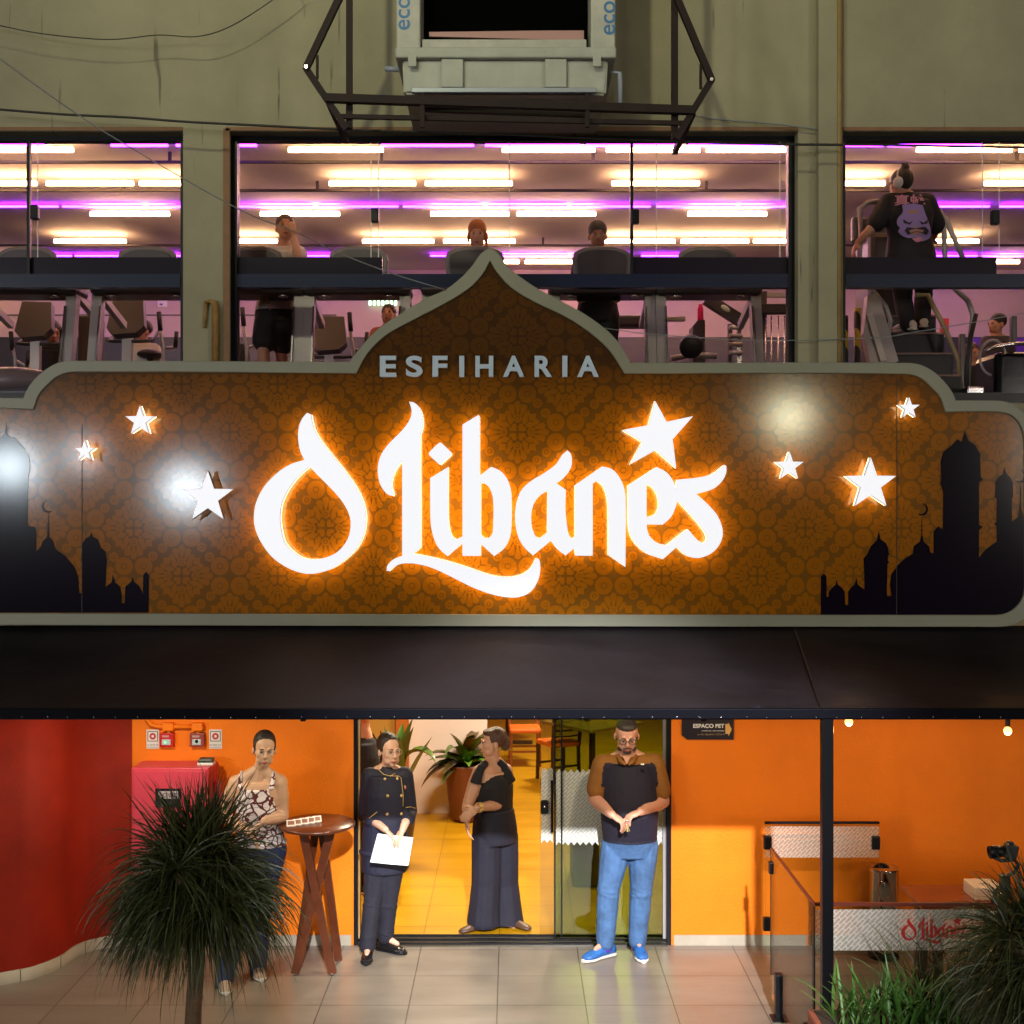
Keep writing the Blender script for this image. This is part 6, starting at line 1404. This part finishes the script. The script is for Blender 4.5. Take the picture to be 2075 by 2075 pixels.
# ---- woman in the patterned sleeveless top
da = 9.0
J = dict(head=vp(536, 1519, da-.06), face=(.30, .10, .06), neck=vp(529, 1556, da-.02), sL=vp(479, 1588, da), sR=vp(566, 1586, da),
 eL=vp(452, 1651, da-.02), eR=vp(573, 1656, da), wL=vp(498, 1684, da-.22), wR=vp(536, 1663, da-.25), hL=vp(506, 1722, da), hR=vp(550, 1722, da),
 kL=vp(488, 1840, da-.1), kR=vp(528, 1835, da), aL=vp(455, 1984, df(1998)), aR=vp(523, 1958, df(1972)),
 hdL=V3(.75, -.2, -.65), hnL=V3(0, -.3, -1), hdR=V3(-.8, -.2, -.55), hnR=V3(0, -.2, -1), curl=.3, fdL=V3(.3, -1, 0), fdR=V3(.35, -1, 0), hw=1.03)
RA = dict(sh=.060, el=.045, wr=.029, fa=.047, hip=.10, thigh=.095, kn=.058, calf=.06, an=.038, neck=.053, torso=((.155, .11), (.168, .135), (.145, .115), (.175, .13), (.165, .125)))
S_a = skinm('skin_olive', (.58, .35, .22))
root, sd, fw, M, st, R = figure('woman in white and maroon patterned sleeveless top leaning by the standing table', da, J, S_a, .007, rad=RA)
facebits(root, M, 1.03)
g = B(); ell(g, (0, .034, .048), (.084, .096, .090), M); ell(g, (0, .014, .092), (.062, .064, .030), M); ell(g, (-.02, .10, -.05), (.04, .04, .05), M)
for x in (-1, 1): ell(g, (x*.070, .012, .03), (.012, .035, .045), M)
obj('hair', voxel(g, .007, 1), H_dark, root)
M_fl2 = mat('maroon_on_white_print', (.8, .74, .72), .7); n = M_fl2.node_tree; bb = n.nodes['Principled BSDF']
geo = node(M_fl2, 'ShaderNodeTexCoord'); vo = node(M_fl2, 'ShaderNodeTexVoronoi', feature='DISTANCE_TO_EDGE'); vo.inputs['Scale'].default_value = 15
nz = node(M_fl2, 'ShaderNodeTexNoise'); nz.inputs['Scale'].default_value = 9; va = node(M_fl2, 'ShaderNodeMix', data_type='RGBA', blend_type='ADD'); va.inputs[0].default_value = .12
n.links.new(geo.outputs['Object'], nz.inputs[0]); n.links.new(geo.outputs['Object'], va.inputs[6]); n.links.new(nz.outputs[1], va.inputs[7]); n.links.new(va.outputs[2], vo.inputs['Vector'])
cr = node(M_fl2, 'ShaderNodeValToRGB'); cr.color_ramp.elements[0].color = (.10, .008, .015, 1); cr.color_ramp.elements[0].position = .075; cr.color_ramp.elements[1].color = (.78, .70, .70, 1); cr.color_ramp.elements[1].position = .10
n.links.new(vo.outputs[0], cr.inputs[0]); n.links.new(cr.outputs[0], bb.inputs['Base Color'])
g = B(); garment_torso(g, [(c, a, b) for c, a, b in st], .014, 2, 4); s0 = st[1]
loft(g, [(vp(523, 1610, da), s0[1]*.93, s0[2]*1.12), (vp(523, 1640, da), s0[1]*.95, s0[2]*1.15), (st[2][0], st[2][1]*1.12, st[2][2]*1.16)], 22)
loft(g, [(vp(522, 1594, da-.01), s0[1]*.72, s0[2]*1.02), (vp(523, 1612, da), s0[1]*.92, s0[2]*1.1)], 22)
loft(g, [(st[3][0], st[3][1]*1.1, st[3][2]*1.12), (vp(527, 1702, da), st[3][1]*1.12, st[3][2]*1.14)], 22)
bpy.context.view_layer.update()
for pts in (((491, 1563), (488, 1572), (486, 1585), (488, 1600)), ((553, 1564), (554, 1575), (552, 1587), (550, 1600))):
    tube(g, [project(root, *q, names=('body',), d=da, push=.004) for q in pts], [.013, .015, .018, .02], 8)
obj('sleeveless_top', voxel(g, .007, 2), M_fl2, root)
legs_cloth(root, J, R, mat('indigo_denim', (.018, .03, .09), .75, var=.25, vscale=6, bump=.25, bscale=140), .012, st=st, nm='jeans')
for s in 'LR': shoe(root, J['a'+s]-V3(0, 0, 0), J['fd'+s], mat('beige_canvas_shoe', (.42, .30, .22), .6), M_sole, .25, .044, .055)

# ---- man behind the left door glass, mostly hidden
de = df(1802)
J = dict(head=vp(742, 1436, de), face=(.2, 0, 0), neck=vp(738, 1470, de), sL=vp(706, 1507, de), sR=vp(748, 1507, de), eL=vp(705, 1580, de), eR=vp(760, 1570, de), wL=vp(712, 1620, de-.2), wR=vp(752, 1625, de-.1),
 hL=vp(716, 1640, de), hR=vp(741, 1640, de), kL=vp(718, 1715, de), kR=vp(742, 1718, de), aL=vp(720, 1785, de), aR=vp(742, 1785, de), hdL=V3(0, -.2, -1), hnL=V3(1, 0, 0), hdR=V3(0, -.2, -1), hnR=V3(-1, 0, 0))
root, sd, fw, M, st, R = figure('man in black clothes and trainers half hidden inside the left door jamb', de, J, skinm('skin_warm', (.60, .32, .20)), .009, rad=RC)
g = B(); ell(g, (0, .02, .05), (.082, .095, .085), M); obj('hair', g, H_dark, root)
g = B(); garment_torso(g, st, .02, 0, 4)
for s in 'LR': chain(g, [(J['sL']+J['sR'])/2, J['s'+s]], [.09, R['sh']+.018]); sleeve(g, J, s, R, .8, .02)
obj('t_shirt', voxel(g, .009, 3), M_blk, root); legs_cloth(root, J, R, M_blk, .014, st=st)
for s in 'LR': shoe(root, J['a'+s], V3(.6, -.8, 0), M_black, M_sole)

# ---------------------------------------------------------------- people in the gym
def gymface(root, M, hairm, s=1.0): facebits(root, M, s, hairm)
def gfig(lab, d, J, skin, **k): return figure(lab, d, J, skin, .011, root_at=V3(J['hL'].x, d, GF), **k)
M_wtee = mat('pale_tee', (.62, .55, .54), .8); M_btee = mat('black_tee', (.012, .010, .014), .8); M_gtee = mat('grey_tee', (.06, .05, .06), .8)
def tee(root, J, st, R, m, frac=.7, nm='t_shirt', grow=.02, n=4):
    g = B(); garment_torso(g, st, grow, 0, n)
    for s in 'LR': chain(g, [(J['sL']+J['sR'])/2, J['s'+s]], [.085, R['sh']+grow]); sleeve(g, J, s, R, frac, grow)
    return obj(nm, voxel(g, .011, 3), m, root)
GH = GF+.21
d = 10.75; S_g = skinm('skin_gym', (.60, .30, .20)); S_g2 = skinm('skin_gym_dark', (.28, .13, .08))
# runner with hand on his face
J = dict(head=vp(578, 463, d), face=(.25, -.1, 0), neck=vp(574, 497, d), sL=vp(545, 516, d), sR=vp(604, 516, d), eL=vp(534, 566, d), eR=vp(604, 520, d-.28), wL=vp(540, 596, d-.2), wR=vp(596, 482, d-.2),
 hL=vp(544, 640, d), hR=vp(576, 640, d), kL=vp(534, 712, d-.12), kR=vp(570, 718, d+.02), aL=V3(vp(540, 0, d).x, d-.02, GH+.08), aR=V3(vp(574, 0, d).x, d+.25, GH+.09), hdL=V3(.2, -.4, -1), hnL=V3(1, 0, 0), hdR=V3(-.25, .2, 1), hnR=V3(0, 1, 0), curl=.15)
root, sd, fw, M, st, R = gfig('man in pale shirt and black shorts on a treadmill rubbing his face', d, J, S_g)
gymface(root, M, H_brown); g = B(); ell(g, (0, .025, .048), (.084, .094, .088), M); obj('hair', g, H_brown, root)
tee(root, J, st, R, M_wtee, .7, grow=.03)
g = B(); garment_torso(g, st, .025, 3, 5)
for s in 'LR': h, kn = J['h'+s], J['k'+s]; chain(g, [h, h.lerp(kn, .35), h.lerp(kn, .68)], [.115, .118, .115])
obj('shorts', voxel(g, .011, 3), M_btee, root)
for s in 'LR': shoe(root, J['a'+s], V3(0, -1, 0), M_white, None, z0=GH+.0)
# red haired woman
def walker(lab, cx, cy, skin, hairm, topm, bottomm, bun, d=10.8):
    J = dict(head=vp(cx, cy, d), face=(0, .12, 0), neck=vp(cx, cy+32, d), sL=vp(cx-34, cy+50, d), sR=vp(cx+34, cy+50, d), eL=vp(cx-46, cy+102, d), eR=vp(cx+46, cy+104, d), wL=vp(cx-36, cy+124, d-.25), wR=vp(cx+36, cy+124, d-.25),
     hL=vp(cx-20, cy+162, d), hR=vp(cx+20, cy+162, d), kL=vp(cx-20, cy+245, d-.1), kR=vp(cx+20, cy+245, d), aL=V3(vp(cx-20, 0, d).x, d-.15, GH+.08), aR=V3(vp(cx+20, 0, d).x, d+.2, GH+.08), hdL=V3(0, -1, -.2), hnL=V3(0, 0, -1), hdR=V3(0, -1, -.2), hnR=V3(0, 0, -1))
    root, sd, fw, M, st, R = gfig(lab, d, J, skin)
    gymface(root, M, hairm); g = B(); ell(g, (0, .022, .05), (.086, .096, .09), M)
    if bun: ell(g, (0, .08, .075), (.06, .05, .05), M); chain(g, [M @ V3(.07, .0, 0), M @ V3(.085, .0, -.1)], [.025, .012]); chain(g, [M @ V3(-.07, .0, 0), M @ V3(-.08, .0, -.07)], [.02, .01])
    else: ell(g, (0, .09, .0), (.045, .04, .05), M)
    obj('hair', voxel(g, .01, 1), hairm, root); tee(root, J, st, R, topm, .5, 'top', .015); legs_cloth(root, J, R, bottomm, .02, st=st, voxel_=.011)
    for s in 'LR': shoe(root, J['a'+s], V3(0, -1, 0), M_dark, None, z0=GH)
walker('woman with copper red hair looking down over a treadmill console', 967, 476, S_g, H_red, M_btee, M_btee, True)
walker('woman with smooth dark hair looking down over a treadmill console', 1211, 478, S_g2, H_dark, M_btee, M_btee, False)
# stair climber with printed back
d = 10.45
z5 = lambda x, y: (1690+x/5.018, 330+y/5.018)
J = dict(head=vp(1826, 372, d-.02), face=(-(PI-.85), .1, 0), neck=vp(1832, 392, d), sL=vp(1800, 412, d), sR=vp(1876, 412, d), eL=vp(1776, 452, d-.05), eR=vp(1898, 458, d+.12), wL=vp(1737, 492, d-.02), wR=vp(1890, 486, d+.3),
 hL=vp(1826, 530, d), hR=vp(1866, 530, d), kL=vp(1830, 610, d+.12), kR=vp(1872, 590, d+.3), aL=vp(1839, 655, d+.05), aR=vp(1868, 650, d+.35), hdL=V3(-.4, 0, -1), hnL=V3(1, .2, 0), hdR=V3(0, 1, -.2), hnR=V3(0, 0, -1), fdL=V3(-.25, .95, 0), fdR=V3(0, 1, 0), fw=V3(0, 1, 0))
root, sd, fw, M, st, R = gfig('person climbing stairs in black shirt with pink characters and violet print on the back', d, J, S_g)
g = B(); ell(g, (0, .012, .03), (.085, .10, .098), M); ell(g, (.0, .05, .125), (.04, .035, .03), M)
for a in range(7): chain(g, [M @ V3(0, .05, .13), M @ V3(.035*math.cos(a), .05+.035*math.sin(a*1.7), .165)], [.012, .006])
obj('hair', voxel(g, .008, 1), H_dark, root)
g = B(); ell(g, (-.085, .01, -.01), (.025, .045, .05), M) ; ell(g, (.085, .01, -.01), (.025, .045, .05), M); t = bmesh.new(); tube(t, [V3(.09*math.cos(a), .01, .0+.128*math.sin(a)) for a in [PI*z/12 for z in range(13)]], .008, 6); merge(g, t, M); obj('headphones', g, M_white, root)
for c_, a_, b_ in (): pass
g = B(); stx = [(c, a*1.08, b*1.1) for c, a, b in st]; garment_torso(g, stx, .035, 0, 5)
for s in 'LR': chain(g, [(J['sL']+J['sR'])/2, J['s'+s]], [.10, R['sh']+.035]); sleeve(g, J, s, R, .95, .032, 1.2)
chain(g, [J['sR'], J['eR']], [.09, .075]); obj('t_shirt', voxel(g, .011, 3), M_btee, root)
legs_cloth(root, J, R, M_btee, .02, st=st, voxel_=.011)
for s in 'LR': shoe(root, J['a'+s], V3(-.45, .9, 0) if s == 'L' else V3(0, 1, 0), mat('cream_trainer', (.72, .58, .48), .5), M_sole, .29, z0=J['a'+s].z-.07)
bpy.context.view_layer.update()
by = min(project(root, a, b, names=('t_shirt',)).y for a in (1815, 1830, 1845, 1860, 1872) for b in (396, 405, 415, 430, 445, 460, 475, 485))-.006
LIFT = [0.0]; PUSH = [0]
def backprint(me, m, nm):     # lay the print onto the shirt
    me.transform(Matrix.Translation((0, -LIFT[0], 0))); LIFT[0] += .0015
    obj(nm, me, m, root)
M_pk = mat('pink_print', (.62, .22, .30), .6); M_vi = mat('violet_print', (.30, .19, .46), .6); M_tan = mat('tan_print', (.42, .2, .16), .6)
x0, x1 = P(1812, 0, by).x, P(1875, 0, by).x
backprint(fit_text('真蛇', x0, x1, P(0, 417, by).z, P(0, 394, by).z, by, 0, .02), M_pk, 'lettering')
def blob(pts, m, nm='print'):
    sm_ = smooth_poly([P(*z5(*p), by).xz.to_tuple() for p in pts], 3, 60); me = curve_mesh([sm_], 0); me.transform(Matrix.Translation((0, by, 0))); backprint(me, m, nm)
blob([(690, 430), (800, 415), (900, 430), (930, 520), (960, 600), (985, 700), (975, 760), (900, 800), (840, 760), (760, 765), (690, 740), (650, 700), (670, 660), (640, 620), (650, 560), (700, 500)], M_vi)
PUSH[0] = .036
blob([(740, 480), (860, 480), (850, 512), (760, 515)], M_tan); blob([(725, 670), (800, 690), (830, 620), (850, 680), (920, 680), (900, 720), (820, 735), (740, 715)], M_tan); blob([(790, 770), (880, 755), (900, 790), (840, 808)], M_pk)
M_ink = mat('print_black', (.015, .01, .02), .7)
for q in ([(700, 575), (760, 612), (800, 590), (770, 632), (705, 612)], [(860, 590), (910, 612), (955, 575), (945, 618), (890, 632)], [(740, 655), (830, 668), (920, 652), (960, 690), (940, 735), (835, 705), (745, 735), (715, 690)]): blob(q, M_ink)
blob([(760, 690), (830, 675), (910, 688), (900, 712), (835, 700), (770, 714)], M_tan)
# smaller people further back
def bust(lab, d, cx, cy, hsz, yaw, skin, hairm, top, pitch=0, sh=30, extra=None, frac=.6, arms=None, seat=True):
    J = dict(head=vp(cx, cy, d), face=(yaw, pitch, 0), hsz=hsz, neck=vp(cx, cy+27*10.7/d, d), sL=vp(cx-sh, cy+45*10.7/d, d), sR=vp(cx+sh, cy+45*10.7/d, d))
    J['hL'] = V3(J['sL'].x*.4+J['sR'].x*.6-.1, d, J['sL'].z-.42); J['hR'] = V3(J['hL'].x+.2, d, J['sL'].z-.42)
    a = arms or ((-8, 48, -8, 78), (8, 48, 8, 78))
    for s, q in zip('LR', a): J['e'+s] = vp(cx+(sh if s == 'R' else -sh)+q[0], cy+45+q[1], d-.05); J['w'+s] = vp(cx+(sh if s == 'R' else -sh)+q[2], cy+45+q[3], d-.25); J['hd'+s] = dirv(J['e'+s], J['w'+s]); J['hn'+s] = V3(0, -.5, -1)
    for s in 'LR':
        J['k'+s] = J['h'+s]+V3(0, -.38, .02); J['a'+s] = V3(J['h'+s].x, J['h'+s].y-.36, max(GF+.09, J['h'+s].z-.42))
    root, sd, fw, M, st, R = gfig(lab, d, J, skin)
    gymface(root, M, hairm, hsz); g = B(); ell(g, (0, .024*hsz, .048*hsz), (.084*hsz, .095*hsz, .088*hsz), M); obj('hair', g, hairm, root); tee(root, J, st, R, top, frac)
    legs_cloth(root, J, R, M_btee, .018, st=st, voxel_=.011)
    return root, M, J
r_, M, J_ = bust('man with headphones and cap of dark hair bent over an exercise bike', 12.6, 106, 675, 1.0, .6, S_g, H_dark, M_btee, .2, 26, arms=((-14, 20, -20, 44), (0, 40, -10, 60)), frac=.5)
g = B(); t = bmesh.new(); tube(t, [V3(.09*math.cos(a), .01, .0+.13*math.sin(a)) for a in [PI*z/12 for z in range(13)]], .01, 6); ell(t, (.088, .01, -.01), (.02, .035, .04)); merge(g, t, M); obj('headphones', g, M_black, r_)
bust('person in pale shirt with dark hair behind the second exercise bike', 12.9, 289, 672, .95, -.8, S_g, H_dark, M_wtee, 0, 24)
bust('woman peeking in at the left edge of the middle window', 12.7, 470, 672, .92, .7, S_g, H_dark, M_btee, 0, 20)
bust('woman with pulled back dark hair looking up near the green lit lettering', 12.4, 787, 638, .9, -.1, S_g, H_dark, mat('coral_top', (.35, .09, .05), .8), -.2, 24)
bust('man with short dark hair in grey shirt standing in profile at the right', 13.6, 2020, 658, 1.0, -1.25, S_g, H_dark, M_gtee, .05, 22)
bust('seated person in black vest behind the cycle machine at the right edge', 12.6, 1970, 716, .85, .3, S_g, H_brown, M_btee, .1, 20, frac=.2)
